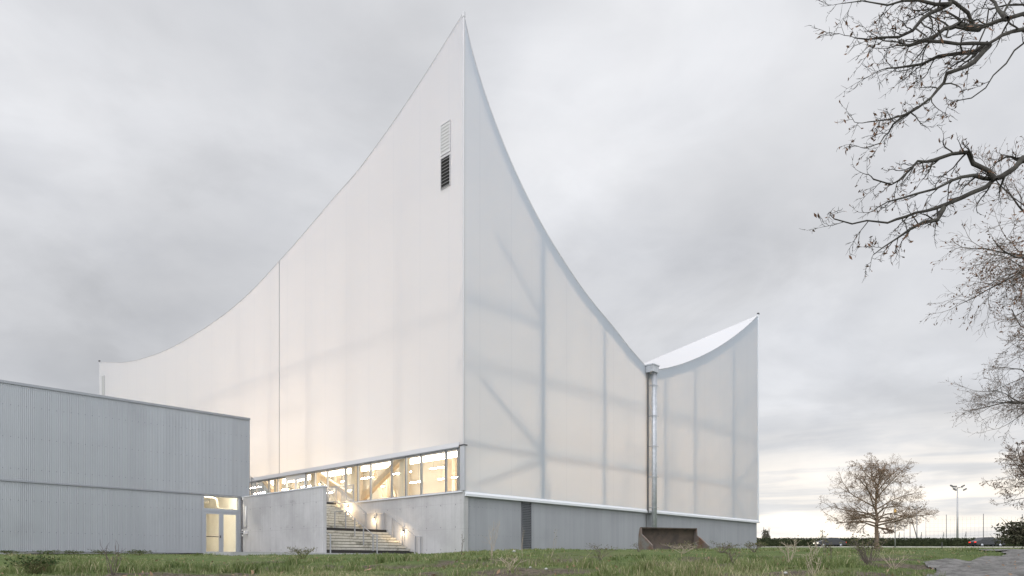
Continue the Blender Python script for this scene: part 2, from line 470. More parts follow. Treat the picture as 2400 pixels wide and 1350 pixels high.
# ------------------------------------------------------------------ the hall
ZG = zz(1298, YC)                      # building ground
HEAD = zz(1043, YC); SILL = zz(1150.5, YC); MEMB = zz(1153, YC)
L1 = s_at(1777, 0); L2 = t_at(233, 0)
def spline(pts):
    P = sorted(pts); X = np.array([p[0] for p in P]); Z = np.array([p[1] for p in P])
    mm = np.gradient(Z, X)
    def ev(q):
        q = np.clip(q, X[0], X[-1]); i = np.clip(np.searchsorted(X, q) - 1, 0, len(X) - 2)
        h = X[i + 1] - X[i]; t = (q - X[i]) / h
        return ((2 * t**3 - 3 * t**2 + 1) * Z[i] + (t**3 - 2 * t**2 + t) * h * mm[i] + (-2 * t**3 + 3 * t**2) * Z[i + 1] + (t**3 - t**2) * h * mm[i + 1])
    return ev
TRL = [(233, 848), (300, 848), (352, 835), (400, 816), (450, 788), (500, 756), (550, 718), (600, 672), (655, 612), (700, 562), (740, 515), (790, 456), (836, 404), (900, 318), (950, 246), (1000, 170), (1050, 90), (1087, 30)]
TRR1 = [(1087, 30), (1098, 85), (1115, 150), (1140, 230), (1170, 312), (1200, 385), (1240, 470), (1280, 545), (1320, 610), (1360, 670), (1400, 722), (1440, 770), (1475, 815), (1518, 864)]
TRR2 = [(1518, 866), (1540, 866), (1560, 863), (1600, 852), (1640, 836), (1680, 815), (1720, 788), (1750, 764), (1777, 738)]
zL = spline([(t_at(a, 0), zleft(a, b)) for a, b in TRL])
zR1 = spline([(s_at(a, 0), zright(a, b)) for a, b in TRR1]); zR2 = spline([(s_at(a, 0), zright(a, b)) for a, b in TRR2])
SV = s_at(1518, 0)
def zR(s): return float(zR1(s)) if s < SV else float(zR2(s))
ZC = float(zL(0)); ZA = zR(L1); ZLc = float(zL(L2)); ZD = ZC
def zFar(t): u = t / L2; return ZA + (ZD - ZA) * u - 4 * u * (1 - u) * 9.5
def zBack(s): u = s / L1; return ZLc + (ZD - ZLc) * u - 4 * u * (1 - u) * 8.0

hall = thing('sports_hall', 'tall white translucent membrane hall with swooping pointed roofline and lit window band', 'sports hall', (0, 0, ZG), True)
def memwall(name, fn, n, zb, ztop, m, L, lo=0):
    b = MB(); us_ = np.linspace(lo, L, n + 1)
    b.grid([[fn(u, zb + (ztop(u) - zb) * k / 10) for u in us_] for k in range(11)])
    return b.build(name, m, hall, True)
memwall('membrane_wall', lambda u, z_: (0, u, z_), 90, HEAD, lambda u: float(zL(u)), MEM_L, L2)
memwall('membrane_wall', lambda u, z_: (u, 0, z_), 60, MEMB, zR, MEM_R, SV)
memwall('membrane_wall', lambda u, z_: (u, 0, z_), 40, MEMB, zR, MEM_R, L1, SV)
memwall('membrane_wall', lambda u, z_: (L1, u, z_), 60, MEMB, zFar, MEM_L, L2)
memwall('membrane_wall', lambda u, z_: (u, L2, z_), 60, MEMB, zBack, MEM_R, L1)
# roof
Q = Vector((18.0, 5.4, zz(901, depth(18.0, 5.4)))); O = Vector((16.9, 28.3, EZ + 15.0)); A = Vector((L1, 0, ZA))
b = MB()
def ruled(e, g, n=36, m=8):
    b.grid([[Vector(e(i / n)).lerp(Vector(g(i / n)), j / m) for j in range(m + 1)] for i in range(n + 1)])
ruled(lambda k: (SV + (L1 - SV) * k, 0, zR(SV + 1e-4 + (L1 - SV) * k)), lambda k: Q.lerp(A, k))
ruled(lambda k: (L1, L2 * k, zFar(L2 * k)), lambda k: A.lerp(Q, min(1, k * 2)) if k < .5 else Q.lerp(O, k * 2 - 1))
ruled(lambda k: (L1 * (1 - k), L2, zBack(L1 * (1 - k))), lambda k: O)
ruled(lambda k: (0, L2 * (1 - k), float(zL(L2 * (1 - k)))), lambda k: O)
ruled(lambda k: (SV * k, 0, float(zR1(SV * k))), lambda k: O.lerp(Q, k))
b.build('roof', MEM_ROOF, hall, True)
# edge cables and caps along the roofline
b = MB(); b.tube([(-.03, u, float(zL(u)) + .0) for u in np.linspace(0, L2, 91)], .012, 6); b.build('edge_cable', SKIN, hall, True)
b = MB(); b.tube([(u, -.03, zR(u)) for u in np.linspace(0, SV, 61)], .012, 6); b.build('edge_cable', SKIN, hall, True)
b = MB(); b.tube([(u, -.03, zR(u)) for u in np.linspace(SV + .01, L1, 41)], .012, 6); b.build('edge_cable', SKIN, hall, True)
b = MB(); b.tube([(L1 + .03, u, zFar(u) + .03) for u in np.linspace(0, L2, 40)], .05, 6); b.build('edge_cable', TRIM, hall, True)
b = MB(); b.box(-.02, .07, -.02, .07, HEAD + .02, ZC + .02); b.build('corner_trim', SKIN, hall, bevel=.02)
b = MB(); b.box(-.04, .10, -.04, .10, ZC - .20, ZC + .06); b.build('peak_cap', SKIN, hall, bevel=.02)
b = MB(); b.box(L1 - .1, L1 + .06, -.06, .1, MEMB - .05, ZA + .02); b.build('corner_trim', WHITE, hall, bevel=.02)
b = MB(); b.box(L1 - .08, L1 + .08, -.08, .08, ZA + .03, ZA + .16); b.build('peak_cap', DARKM, hall)
b = MB(); b.box(-.02, .06, L2 - .05, L2 + .02, HEAD, ZLc + .02); b.build('corner_trim', SKIN, hall, bevel=.02)
b = MB(); b.box(-.08, .08, L2 - .08, L2 + .08, ZLc + .03, ZLc + .14); b.build('peak_cap', DARKM, hall)
# one open joint up the long wall
tj = t_at(655, 0)
b = MB(); b.box(-.025, -.004, tj - .02, tj + .02, HEAD + .05, float(zL(tj)) - .03); b.build('joint_profile', TRIM, hall)
# base: concrete under the windows, sheet under the short wall
b = MB(); b.box(0, .3, 0, L2, ZG - .6, SILL - .06); b.build('concrete_base', CONC, hall)
b = MB(); b.box(.304, L1, .17, .3, ZG - .6, MEMB - .1); b.box(L1 - .13, L1, .304, L2, ZG - .6, MEMB - .1); b.box(.304, L1 - .134, L2 - .13, L2, ZG - .6, MEMB - .1)
b.build('base_wall', CONC_END, hall)
def corr(s0, s1, z0, z1, t, pitch=.076, amp=.018, b=None):
    b = b or MB(); n = int((s1 - s0) / pitch * 4); top = []; bot = []
    prof = (0, 1, 1, 0)
    for i in range(n + 1):
        s = s0 + (s1 - s0) * i / n; a = amp * (math.cos(2 * math.pi * i / 4) )
        top.append((s, t - a, z1)); bot.append((s, t - a, z0))
    b.grid([bot, top]); return b
lv0, lv1 = s_at(1223, .1), s_at(1243, .1)
corr(.12, lv0 - .03, ZG - .5, MEMB - .22, .13).build('base_cladding', CLAD2, hall, True)
corr(lv1 + .03, SV - .05, ZG - .5, MEMB - .22, .13).build('base_cladding', CLAD2, hall, True)
corr(SV + .05, L1, ZG - .5, MEMB - .22, .13).build('base_cladding', CLAD2, hall, True)
b = MB(); z0 = ZG + .05
while z0 < MEMB - .3:
    b.add([(lv0, .15, z0 + .06), (lv1, .15, z0 + .06), (lv1, .05, z0), (lv0, .05, z0), (lv0, .15, z0 + .075), (lv1, .15, z0 + .075), (lv1, .05, z0 + .015), (lv0, .05, z0 + .015)],
          [(0, 3, 2, 1), (4, 5, 6, 7), (0, 1, 5, 4), (1, 2, 6, 5), (2, 3, 7, 6), (3, 0, 4, 7)]); z0 += .095
lo = b.build('louvre', TRIM, hall); tag(lo, 'tall grey slatted vent in the corrugated base')
b = MB(); b.box(lv0 - .03, lv0, .04, .16, ZG - .3, MEMB - .22); b.box(lv1, lv1 + .03, .04, .16, ZG - .3, MEMB - .22); b.box(lv0, lv1, .155, .165, ZG - .3, MEMB - .22); b.build('louvre_frame', ALU_D, lo)
for a0, a1 in ((.05, SV - .06), (SV + .06, L1 + .02)):
    b = MB(); b.add([(a0, .02, MEMB + .06), (a1, .02, MEMB + .06), (a1, -.13, MEMB - .08), (a0, -.13, MEMB - .08), (a0, .16, MEMB - .2), (a1, .16, MEMB - .2), (a1, -.13, MEMB - .2), (a0, -.13, MEMB - .2)],
        [(0, 1, 2, 3), (3, 2, 6, 7), (7, 6, 5, 4), (0, 3, 7, 4), (1, 5, 6, 2), (0, 4, 5, 1)]); b.build('base_flashing', WHITE, hall)
b = MB(); b.box(-.02, .115, -.02, .10, ZG - .5, SILL - .06); b.build('concrete_corner', CONC_END, hall)
# corner post beside the windows
b = MB(); b.box(-.05, .10, -.06, .24, SILL + .02, HEAD - .02); b.build('corner_post', ALU, hall, bevel=.006)
b = MB(); b.box(-.09, .16, -.10, .28, HEAD - .02, HEAD + .03); b.build('corner_cap', DARKM, hall)
# window head and sill
b = MB(); b.add([(-.09, .3, HEAD - .05), (-.09, L2, HEAD - .05), (-.01, L2, HEAD + .20), (-.01, .3, HEAD + .20), (.1, .3, HEAD - .05), (.1, L2, HEAD - .05)],
    [(0, 3, 2, 1), (0, 1, 5, 4), (3, 4, 5, 2), (0, 4, 3), (1, 2, 5)]); b.build('head_flashing', SKIN, hall)
b = MB(); b.box(-.10, .04, .28, L2, HEAD - .10, HEAD - .052); b.build('head_rail', TRIM, hall)
b = MB(); b.box(-.09, .3, .05, L2, SILL - .055, SILL); b.build('window_sill', WHITE, hall)
MULL = [1072, 1043, 985.4, 949.6, 916, 867, 837, 808, 766, 736.8, 716, 668.5, 650, 628.7, 600, 575, 545, 520]
mt = [t_at(p, 0) for p in MULL]
edges = [.26] + mt
for i in range(len(edges) - 1):
    a0, a1 = edges[i], edges[i + 1]
    if 715 < MULL[i - 1] < 717: continue
    b = MB(); wd = .05
    b.box(.0, .13, a1 - wd, a1 + wd * .4, SILL + .001, HEAD - .1); b.box(.03, .11, a0 + wd * .42, a1 - wd - .002, SILL + .001, SILL + .06); b.box(.03, .11, a0 + wd * .42, a1 - wd - .002, HEAD - .17, HEAD - .1)
    fr = b.build('window', ALU, hall)
    b = MB(); b.box(-.012, -.002, a1 - wd * .95, a1 - wd * .1, SILL + .001, HEAD - .101); b.build('mullion_cap', ALU_D, fr)
    b = MB(); b.box(.06, .072, a0 + wd * .42, a1 - wd - .002, SILL + .062, HEAD - .172); b.build('pane', GLASS, fr)
# glazed double door in the band
da, db = t_at(716, 0) + .03, t_at(668.5, 0) - .052
b = MB(); b.box(0, .13, da, da + .07, SILL, HEAD - .1); b.box(0, .13, db - .07, db, SILL, HEAD - .1); b.box(0, .13, da + .071, db - .071, HEAD - .3, HEAD - .1)
dr = b.build('glazed_door', WHITE, hall)
dm = (da + db) / 2
for c0, c1 in ((da + .075, dm - .005), (dm + .005, db - .075)):
    b = MB(); b.box(.02, .09, c0, c0 + .1, SILL + .01, HEAD - .31); b.box(.02, .09, c1 - .1, c1, SILL + .01, HEAD - .31); b.box(.02, .09, c0 + .101, c1 - .101, SILL + .01, SILL + .16); b.box(.02, .09, c0 + .101, c1 - .101, HEAD - .42, HEAD - .31)
    b.build('door_leaf', WHITE, dr)
    b = MB(); b.box(.05, .06, c0 + .101, c1 - .101, SILL + .16, HEAD - .42); b.build('pane', GLASS, dr)
# high louvres on the long wall near the peak, small one at the far end
def hlouvre(pxa, pxb, pya, pyb, m, back, lab, k_=.62):
    ta, tb = t_at(pxb, 0), t_at(pxa, 0)
    ztop = zleft(pxb, pya); zbot = zleft(pxb, pyb)
    b = MB(); n = max(6, int((ztop - zbot) / .16))
    for i in range(n):
        z0 = zbot + (ztop - zbot) * i / n; h = (ztop - zbot) / n
        q = .05 if k_ > .8 else .10
        b.add([(-q, ta, z0), (-q, tb, z0), (-.03, tb, z0 + h * k_), (-.03, ta, z0 + h * k_), (-q + .015, ta, z0), (-q + .015, tb, z0), (-.015, tb, z0 + h * k_), (-.015, ta, z0 + h * k_)],
              [(0, 3, 2, 1), (4, 5, 6, 7), (0, 1, 5, 4), (2, 3, 7, 6), (1, 2, 6, 5), (3, 0, 4, 7)])
    o = b.build('louvre', m, hall); tag(o, lab)
    b = MB(); b.box(-.013, -.005, ta, tb, zbot, ztop); b.build('louvre_back', back, o)
    b = MB(); e = .035
    b.box(-.055, -.004, ta - e, ta - .001, zbot - e, ztop + e); b.box(-.055, -.004, tb + .001, tb + e, zbot - e, ztop + e); b.box(-.055, -.004, ta, tb, ztop + .001, ztop + e); b.box(-.055, -.004, ta, tb, zbot - e, zbot - .001)
    b.build('louvre_frame', SKIN, o)
SLAT = pbr('pale louvre slat', (.36, .36, .35), .6)
GREYB = pbr('grey louvre back', (.50, .50, .49), .7)
hlouvre(1035, 1055.5, 283, 353, SLAT, GREYB, 'pale slatted vent, upper of the pair below the peak', .97)
hlouvre(1035, 1055.5, 362, 433, SLAT, BLACK, 'black backed slatted vent, lower of the pair below the peak', .40)
hlouvre(240, 246, 880, 945, SLAT, GREYB, 'pale slatted vent at the far end of the long wall', .9)
# rainwater hopper, pipes and ladder rail in the valley of the short wall
zh0, zh1 = zright(1525, 878), zright(1525, 861)
b = MB(); b.box(SV - .30, SV + .42, -.62, -.02, zh0, zh1); b.box(SV - .34, SV + .46, -.66, .0, zh1 - .06, zh1 + .03)
hp = b.build('rain_hopper', GALV, hall, bevel=.01)
b = MB(); b.tube([(SV + .12, -.40, ZG - .3), (SV + .12, -.40, zh0 + .02)], .135, 16); b.build('downpipe', GALV, hall, True)
b = MB(); b.tube([(SV + .36, -.40, ZG - .3), (SV + .36, -.40, zh0 + .02)], .085, 14); b.build('downpipe', GALV, hall, True)
for k in range(7):
    zk = ZG + 1.2 + k * 2.05
    if zk < zh0 - .3: b = MB(); b.box(SV - .04, SV + .47, -.565, -.545, zk, zk + .06); b.box(SV - .04, SV - .02, -.545, .0, zk, zk + .06); b.build('pipe_bracket', GALV, hall)
b = MB(); b.box(SV - .22, SV - .13, -.18, -.08, MEMB - .3, zh0); b.build('cable_rail', RAILD, hall)
b = MB(); b.box(SV - .02, SV + .02, -.04, -.002, MEMB, zh0); b.build('joint_profile', TRIM, hall)

# inside: floor, timber columns, beams, braces
b = MB(); b.box(.31, L1 - .14, .31, L2 - .14, SILL - .35, SILL - .06); b.build('floor', FLOOR, hall)
cols_R = [s_at(p, .5) for p in (1258, 1402, 1545, 1615, 1705)]
zb1 = [zz(p, YC) for p in (872, 1010, 545)]
for i, s in enumerate(cols_R):
    b = MB(); wd = .18 if i == 0 else .11
    b.box(s - wd, s + wd, .09, .09 + 2 * wd, SILL - .06, zR(s) - .5); b.build('column', STEELW, hall)
def zb_at(px, py, t=.4): return zright(px, py, t)
ZB = [zb_at(1265, 915), zb_at(1265, 1068), zb_at(1400, 720) ]
for z_ in (ZB[0], ZB[1]):
    b = MB(); b.box(.3, L1 - .2, .52, .66, z_ - .13, z_ + .13); b.build('beam', STEELW, hall)
b = MB(); b.box(.3, cols_R[0], .30, .48, zb_at(1150, 735) - .14, zb_at(1150, 735) + .14); b.build('beam', STEELW, hall)
for (pa, pb, wd) in (((1125, 900), (1258, 1060), .3), ((1258, 1080), (1110, 1130), .22), ((1150, 560), (1255, 745), .26), ((1480, 1050), (1440, 1190), .16), ((1560, 1050), (1585, 1190), .16),
                     ((1775, 1065), (1705, 1145), .22), ((1705, 1150), (1735, 1212), .2), ((1705, 1000), (1775, 900), .2), ((1545, 1190), (1600, 900), .14)):
    p = (s_at(pa[0], .38), .38, zb_at(pa[0], pa[1], .38)); q = (s_at(pb[0], .38), .38, zb_at(pb[0], pb[1], .38))
    b = MB(); b.bar(p, q, wd * .8, wd * .8); b.build('brace', STEELW, hall)
b = MB(); b.box(s_at(1279, .25) - .06, s_at(1279, .25) + .06, .14, .25, MEMB, zright(1279, 1130, .2)); b.build('stub_post', STEELW, hall)
# added beams just inside the skin, blocking light for the dark edge band
b = MB()
ss = list(np.linspace(.3, SV - .1, 50)); b.grid([[(s, .10, zR(s) - .12) for s in ss], [(s, .10, zR(s) - .78) for s in ss], [(s, .5, zR(s) - .78) for s in ss], [(s, .5, zR(s) - .12) for s in ss], [(s, .10, zR(s) - .12) for s in ss]]); b.build('edge_light_blocker', STEELW, hall, False)
b = MB(); ss = list(np.linspace(SV + .1, L1 - .15, 40)); b.grid([[(s, .10, zR(s) - .12) for s in ss], [(s, .10, zR(s) - .78) for s in ss], [(s, .5, zR(s) - .78) for s in ss], [(s, .5, zR(s) - .12) for s in ss], [(s, .10, zR(s) - .12) for s in ss]]); b.build('edge_light_blocker', STEELW, hall)
cols_L = [t_at(p, .9) for p in (960, 846, 750, 662)]
step_ = (cols_L[-1] - cols_L[0]) / 3
tl = cols_L + [cols_L[-1] + step_ * (k + 1) for k in range(7)]
tl = [t for t in tl if t < L2 - 1]
for t in tl:
    b = MB(); b.box(.34, .78, t - .2, t + .2, SILL - .06, HEAD + .1); b.build('column', WOOD, hall)
    b = MB(); b.box(.40, .56, t - .08, t + .08, HEAD + .12, float(zL(t)) - .9); b.build('post', WOOD, hall)
for zk in (HEAD + 6.4, HEAD + 13.6):
    # the longest run of the wall that is taller than the beam
    te = next((t for t in np.linspace(.5, L2, 200) if float(zL(t)) < zk + .8), L2 - .4)
    b = MB(); b.box(.5, .62, .4, te, zk - .05, zk + .05); b.build('beam', WOOD, hall)
for pa, pb, wd in (((838, 1181), (950, 1066), .34), ((745, 1112), (850, 1180), .3), ((640, 1150), (590, 1090), .3)):
    p = (1.45, t_at(pa[0], 1.45), zz(pa[1], depth(1.45, t_at(pa[0], 1.45)))); q = (1.45, t_at(pb[0], 1.45), zz(pb[1], depth(1.45, t_at(pb[0], 1.45))))
    b = MB(); b.bar(p, q, .3, wd); b.build('brace', WOOD, hall)
# second row of columns deep inside
for s in (9.0, 16.0, 25.0):
    for t in (4.5, 11.5, 18.5, 25.5, 32.5):
        b = MB(); b.box(s - .2, s + .2, t - .2, t + .2, SILL - .06, SILL + 9); b.build('column', WOOD, hall)
for s, t in ((9, 4.5), (16, 11.5), (9, 18.5), (16, 25.5)):
    b = MB(); b.bar((s, t, SILL + .2), (s, t + 3.4, SILL + 6.5), .22, .28); b.build('brace', WOOD, hall)
# near end wall of the window band: pale boarded lining
INW = pbr('cream inner wall', (.62, .56, .46), .8)
b = MB(); b.box(16.6, 16.8, 3.5, L2 - 6, SILL - .06, SILL + 6.0); b.build('inner_wall', INW, hall)
b = MB(); b.box(2.0, 2.4, 1.6, 24, HEAD - .02, HEAD + .20); lt = b.build('light_trough', LAMP_BAND, hall)
b = MB(); b.box(1.95, 2.45, 1.6, 24, HEAD + .222, HEAD + .27); b.build('trough_housing', WHITE, lt)

# ------------------------------------------------------------------ strip lamps in the hall
k = 0; proto = None
for s in (4.6, 7.0, 9.8, 14.5, 19.5, 24.5, 29.5):
    for t in np.arange(4.0, L2 - 3, 4.6):
        zl = SILL + 3.35
        if proto is None:
            proto = thing('strip_or_added_fill_lamp', 'slim lit strip lamp hanging in a row inside the glazed hall', 'lamp', (s, t, zl), True, 'strip lamps hanging inside the hall')
            b = MB(); b.box(s - .03, s + .03, t - 1.15, t + 1.15, zl - .03, zl + .03); b.build('tube', LAMP_WARM, proto)
            b = MB(); b.tube([(s, t - .8, zl + .03), (s, t - .8, zl + 2.5)], .008, 4); b.tube([(s, t + .8, zl + .03), (s, t + .8, zl + 2.5)], .008, 4); b.build('hanger', DARKM, proto)
            continue
        o = copy_tree(proto); wx, wy = s2w(s, t); o.location = (wx, wy, zl)
for s, t, zl in [(3.8, q, SILL + 3.9) for q in (14.5, 17.5, 20.5, 23.5, 26.5)] + [(q, 4.6, SILL + 1.2) for q in (9.0, 14.0, 19.0, 24.0, 29.0)]:  # added amber lamps, out of window view, to warm the low membrane
    o = thing('strip_or_added_fill_lamp', 'added amber fill lamp out of view inside the long membrane wall' if s < 5 else 'added amber fill lamp low behind the short translucent wall', 'lamp', (s, t, zl), True, 'added fill lamps behind the long wall' if s < 5 else 'added fill lamps behind the short wall')
    b = MB(); b.box(s - .03, s + .03, t - 1.15, t + 1.15, zl - .03, zl + .03); b.build('tube', FILL_AMBER if s < 5 else FILL_AMBER2, o)
    b = MB(); b.tube([(s, t - .8, zl + .03), (s, t - .8, zl + 3.5)], .008, 4); b.tube([(s, t + .8, zl + .03), (s, t + .8, zl + 3.5)], .008, 4); b.build('hanger', DARKM, o)

# ------------------------------------------------------------------ retaining wall, stairs
SW = -.15 * YC; TE = t_at(970, 0)
WT = -.2
TG = t_at(567, SW + WT)                 # plane of the annex front
ZW = zz(1138, depth(SW + WT, TE))
wall = thing('concrete_wall', 'tall fair faced concrete wall with tie holes beside the outdoor stairs', 'wall', (SW, TE, ZG), True)
b = MB(); b.box(SW + WT, SW, TE, 26, ZG - .6, ZW - .05); b.build('wall_slab', CONC, wall, bevel=.008)
b = MB(); b.box(SW + WT - .04, SW + .04, TE - .04, 26, ZW - .05, ZW); b.build('coping', WHITE, wall)

stair = thing('outdoor_staircase', 'broad mossy concrete stairs with black nosing rising between two concrete walls', 'stairs', (SW / 2, TE, ZG), True)
ZLd = zz(1242, depth(0, t_at(906, 0))); TLd = t_at(906, 0)
NR = 9; rs = (ZLd - ZG) / NR; tr = (TLd - TE) / (NR - 1)
T2 = TLd + 1.3; NR2 = 11; rs2 = (SILL - ZLd) / NR2; SE = -.6
def step(s0, s1, t0, t1, z0, z1, black):
    b = MB(); gap = .012
    if black: b.box(s0, s1, t0, t1, z0 + .002, z1)
    else:
        n = 3; x0 = s0
        off = random.uniform(.25, .75)
        cuts = [s0] + [s0 + (s1 - s0) * (i + off) / n for i in range(n)] + [s1]
        for i in range(len(cuts) - 1): b.box(cuts[i] + gap, cuts[i + 1] - gap, t0, t1, z0 + .04, z1)
    o = b.build('step', BLACK if black else STEP, stair)
    if not black: b = MB(); b.box(s0 + .01, s1 - .06, t0 + .05, t1, z0 + .001, z0 + .039); b.build('mossy_joint_with_shade', MOSS_SHADE, o)
    if black: tag(o, 'black step of the concrete stairs')
for i in range(NR):
    step(SW + .005, -.005, TE + tr * i, T2 + .3, ZG + rs * i, ZG + rs * (i + 1), i in (0, NR - 1))
for i in range(NR2):
    t0 = T2 + .29 * i
    step(SW + .005, SE if i < NR2 - 1 else SE, t0, T2 + .29 * 10 + .5, ZLd + rs2 * i, ZLd + rs2 * (i + 1) - (.01 if i == NR2 - 1 else 0), i == NR2 - 1)
b = MB(); b.box(SW + .005, -.005, T2 + .29 * 10 + .504, 26, SILL - .5, SILL - .01); b.build('platform', STEP, stair)
b = MB(); b.box(SW + .005, -.005, T2 + .29 * 10 + .504, T2 + .29 * 10 + .7, ZG, SILL - .504); b.build('platform_wall', CONC_END, stair)
b = MB(); b.box(SW - 6, .2, TE - 2.6, TE - .004, ZG - .3, ZG - .015); b.build('threshold_slab', CONC_END, stair)

def railing(name, label, cat, path, base_drop, posts, balusters=False, r=.021, wallside=None):
    p0 = path[0]; o = thing(name, label, cat, (p0[0], p0[1], p0[2] - base_drop), True)
    b = MB(); b.tube(path, r, 8); b.build('top_rail', RAILM, o, True)
    for (s, t, zt, zb) in posts:
        b = MB(); b.box(s - .025, s + .025, t - .025, t + .025, zb, zt); b.build('post', RAILM, o)
    if balusters:
        low = [(p[0], p[1], p[2] - base_drop) for p in path]
        b = MB(); b.tube(low, .022, 6); b.build('bottom_rail', RAILM, o, True)
        for i in range(len(path) - 1):
            a = Vector(path[i]); c = Vector(path[i + 1]); n = max(1, int((c - a).length / .125))
            for k in range(n):
                q = a.lerp(c, (k + .5) / n); b = MB(); b.tube([q, q - Vector((0, 0, base_drop))], .009, 6); b.build('baluster', RAILM, o, True)
    return o
TT = T2 + 2.9
railing('balustrade', 'galvanised balustrade with thin upright bars along the upper flight of stairs', 'railing',
        [(SE, T2 - .15, ZLd + 1.0), (SE, TT, SILL + 1.0), (SE, TT + .9, SILL + 1.0)], .92,
        [(SE, T2 - .15, ZLd + 1.0, ZLd), (SE, TT, SILL + 1.0, SILL)], True)
railing('balustrade', 'level balustrade of thin bars on the upper platform before the windows', 'railing',
        [(-.25, TT - 1.3, SILL + 1.0), (-.25, TT + 2.6, SILL + 1.0)], .9, [(-.25, TT - 1.3, SILL + 1.0, SILL), (-.25, TT + 2.6, SILL + 1.0, SILL - .01)], True)
ta = t_at(590, -3.2)
railing('balustrade', 'sloping balustrade of thin bars between grey cladding and windows', 'railing',
        [(-3.2, ta + .6, SILL + 2.0), (-3.2, ta, SILL + 1.75), (-3.2, ta - 1.6, SILL + .75)], .9, [(-3.2, ta, SILL + 1.75, SILL - .01)], True)
sm = s_at(873, TE + .1)
def zst(t): return ZG + rs * max(0, min(NR, math.floor((t - TE) / tr) + 1)) if t >= TE else ZG
mp = [(sm, TE - .35, ZG + .95), (sm, TE + .05, ZG + 1.0), (sm, TLd + .1, ZLd + .95), (sm, T2 - .15, ZLd + .95)]
railing('handrail', 'slender galvanised handrail with posts down the middle of the wide stairs', 'handrail', mp, .95,
        [(sm, TE - .30, ZG + .95, ZG - .015), (sm, TE + .05, ZG + 1.0, zst(TE + .05)), (sm, TE + .9, ZG + 1.0 + (.9 / (TLd - TE)) * (ZLd - ZG) * .96, zst(TE + .9)), (sm, TE + 1.7, ZG + 1.0 + (1.65 / (TLd - TE)) * (ZLd - ZG) * .96, zst(TE + 1.7)),
         (sm, TLd + .1, ZLd + .95, ZLd), (sm, T2 - .15, ZLd + .95, ZLd)])
sl = SW + .12
railing('handrail', 'galvanised handrail at the free end of the tall concrete wall', 'handrail',
        [(sl, TE - .2, ZG + .92), (sl, TE + .05, ZG + .97), (sl, TLd + .1, ZLd + .95), (sl, T2 - .15, ZLd + .95)], .95,
        [(sl, TE - .15, ZG + .92, ZG - .015), (sl, TE + 1.2, ZG + 1.62, zst(TE + 1.2)), (sl, TLd + .1, ZLd + .95, ZLd)])
sr = -.14
railing('handrail', 'thin handrail with posts along the concrete wall under the windows', 'handrail',
        [(sr, TE - .8, ZG + .95), (sr, TE - .3, ZG + .98), (sr, TLd - .1, ZLd + .97), (sr, T2 + .8, ZLd + .97)], .95,
        [(sr, TE - .75, ZG + .95, ZG - .015), (sr, TE - .3, ZG + .98, ZG - .015), (sr, TE + .85, ZG + 1.53, zst(TE + .85)), (sr, TE + 1.75, ZG + 2.04, zst(TE + 1.75)), (sr, TLd + .05, ZLd + .97, ZLd), (sr, TLd + .75, ZLd + .97, ZLd)])
# wall lamps
def wall_lamp(s, t, z_, label, e=9):
    o = thing('wall_lamp', label, 'lamp', (s, t, z_), True, 'small warm lamps beside the stairs')
    b = MB(); b.box(s - .005, s + .02, t - .06, t + .06, z_ - .08, z_ + .09); b.build('back_plate', DARKM, o)
    b = MB(); b.box(s - .11, s - .006, t - .045, t + .045, z_ + .02, z_ + .06); b.build('hood', DARKM, o)
    b = MB(); b.ball((s - .06, t, z_ - .02), .038, 10, 6); b.build('bulb', LAMP_SPOT, o, True)
    l = bpy.data.lights.new('lamp_light', 'POINT'); l.energy = e; l.color = (1, .72, .40); l.shadow_soft_size = .05
    lo_ = bpy.data.objects.new('lamp_light', l); COL.objects.link(lo_); lo_.parent = o; lo_.location = (-.22, 0, -.08)
    return o
def lam(px, py, s=-.05): t = t_at(px, s); return s, t, zz(py, depth(s, t))
wall_lamp(*lam(945, 1246), 'lowest warm lit lamp on the concrete wall beside the stairs', 24)
wall_lamp(*lam(877, 1217), 'warm lit lamp on the concrete wall above the stair landing', 24)
wall_lamp(*lam(815, 1190), 'bright warm lamp behind the thin bars of the upper flight', 100)
wall_lamp(*lam(751, 1134), 'warm lit lamp against the window band, right end of the tall concrete wall', 24)
wall_lamp(*lam(677, 1146), 'warm lit lamp before the glazed doors, seen over the concrete wall', 24)

# ------------------------------------------------------------------ annex
SR = s_at(584, TG)                     # right end of the upper volume
ZT = zz(980, depth(SR, TG)); ZS = zz(1164, depth(s_at(570, TG), TG))
SLf = -40.0; TB = TG + 16
annex = thing('annex_building', 'low grey corrugated metal building with lit glass double door', 'building', ((SLf + SR) / 2, TG, ZG), True)
d0, d1_ = s_at(475, TG), s_at(563, TG)
ZTR = zz(1197, depth(s_at(520, TG), TG))
corr(SLf, SR - .02, ZS + .03, ZT - .12, TG).build('upper_cladding', CLAD, annex, True)
corr(SLf, d0 - .04, ZG + .10, ZS - .05, TG + .02).build('lower_cladding', CLAD, annex, True)
b = MB(); b.box(SLf, SR + .04, TG - .06, TG + .3, ZT - .12, ZT); b.build('roof_edge', TRIM, annex)
b = MB(); b.box(SLf, SR, TG + .3, TB, ZT - .3, ZT - .1); b.build('roof', TRIM, annex)
b = MB(); b.box(SR - .022, SR + .02, TG - .035, TG + .05, ZS, ZT - .122); b.build('corner_trim', TRIM, annex)
b = MB(); b.box(SLf, SR, TG - .045, TG + .03, ZS - .045, ZS + .028); b.build('band_flashing', TRIM, annex)
b = MB(); b.box(SLf, d0 - .02, TG - .04, TG + .05, ZG + .055, ZG + .098); b.build('base_drip', TRIM, annex)
b = MB(); b.box(SLf, d0 - .02, TG + .01, TG + .2, ZG - .6, ZG + .054); b.build('plinth', CONC_END, annex)
b = MB(); b.box(SLf, d0 - .05, TG + .06, TG + .2, ZG + .06, ZT - .31); b.box(d0 - .048, SR - .03, TG + .06, TG + .2, ZS + .03, ZT - .31)
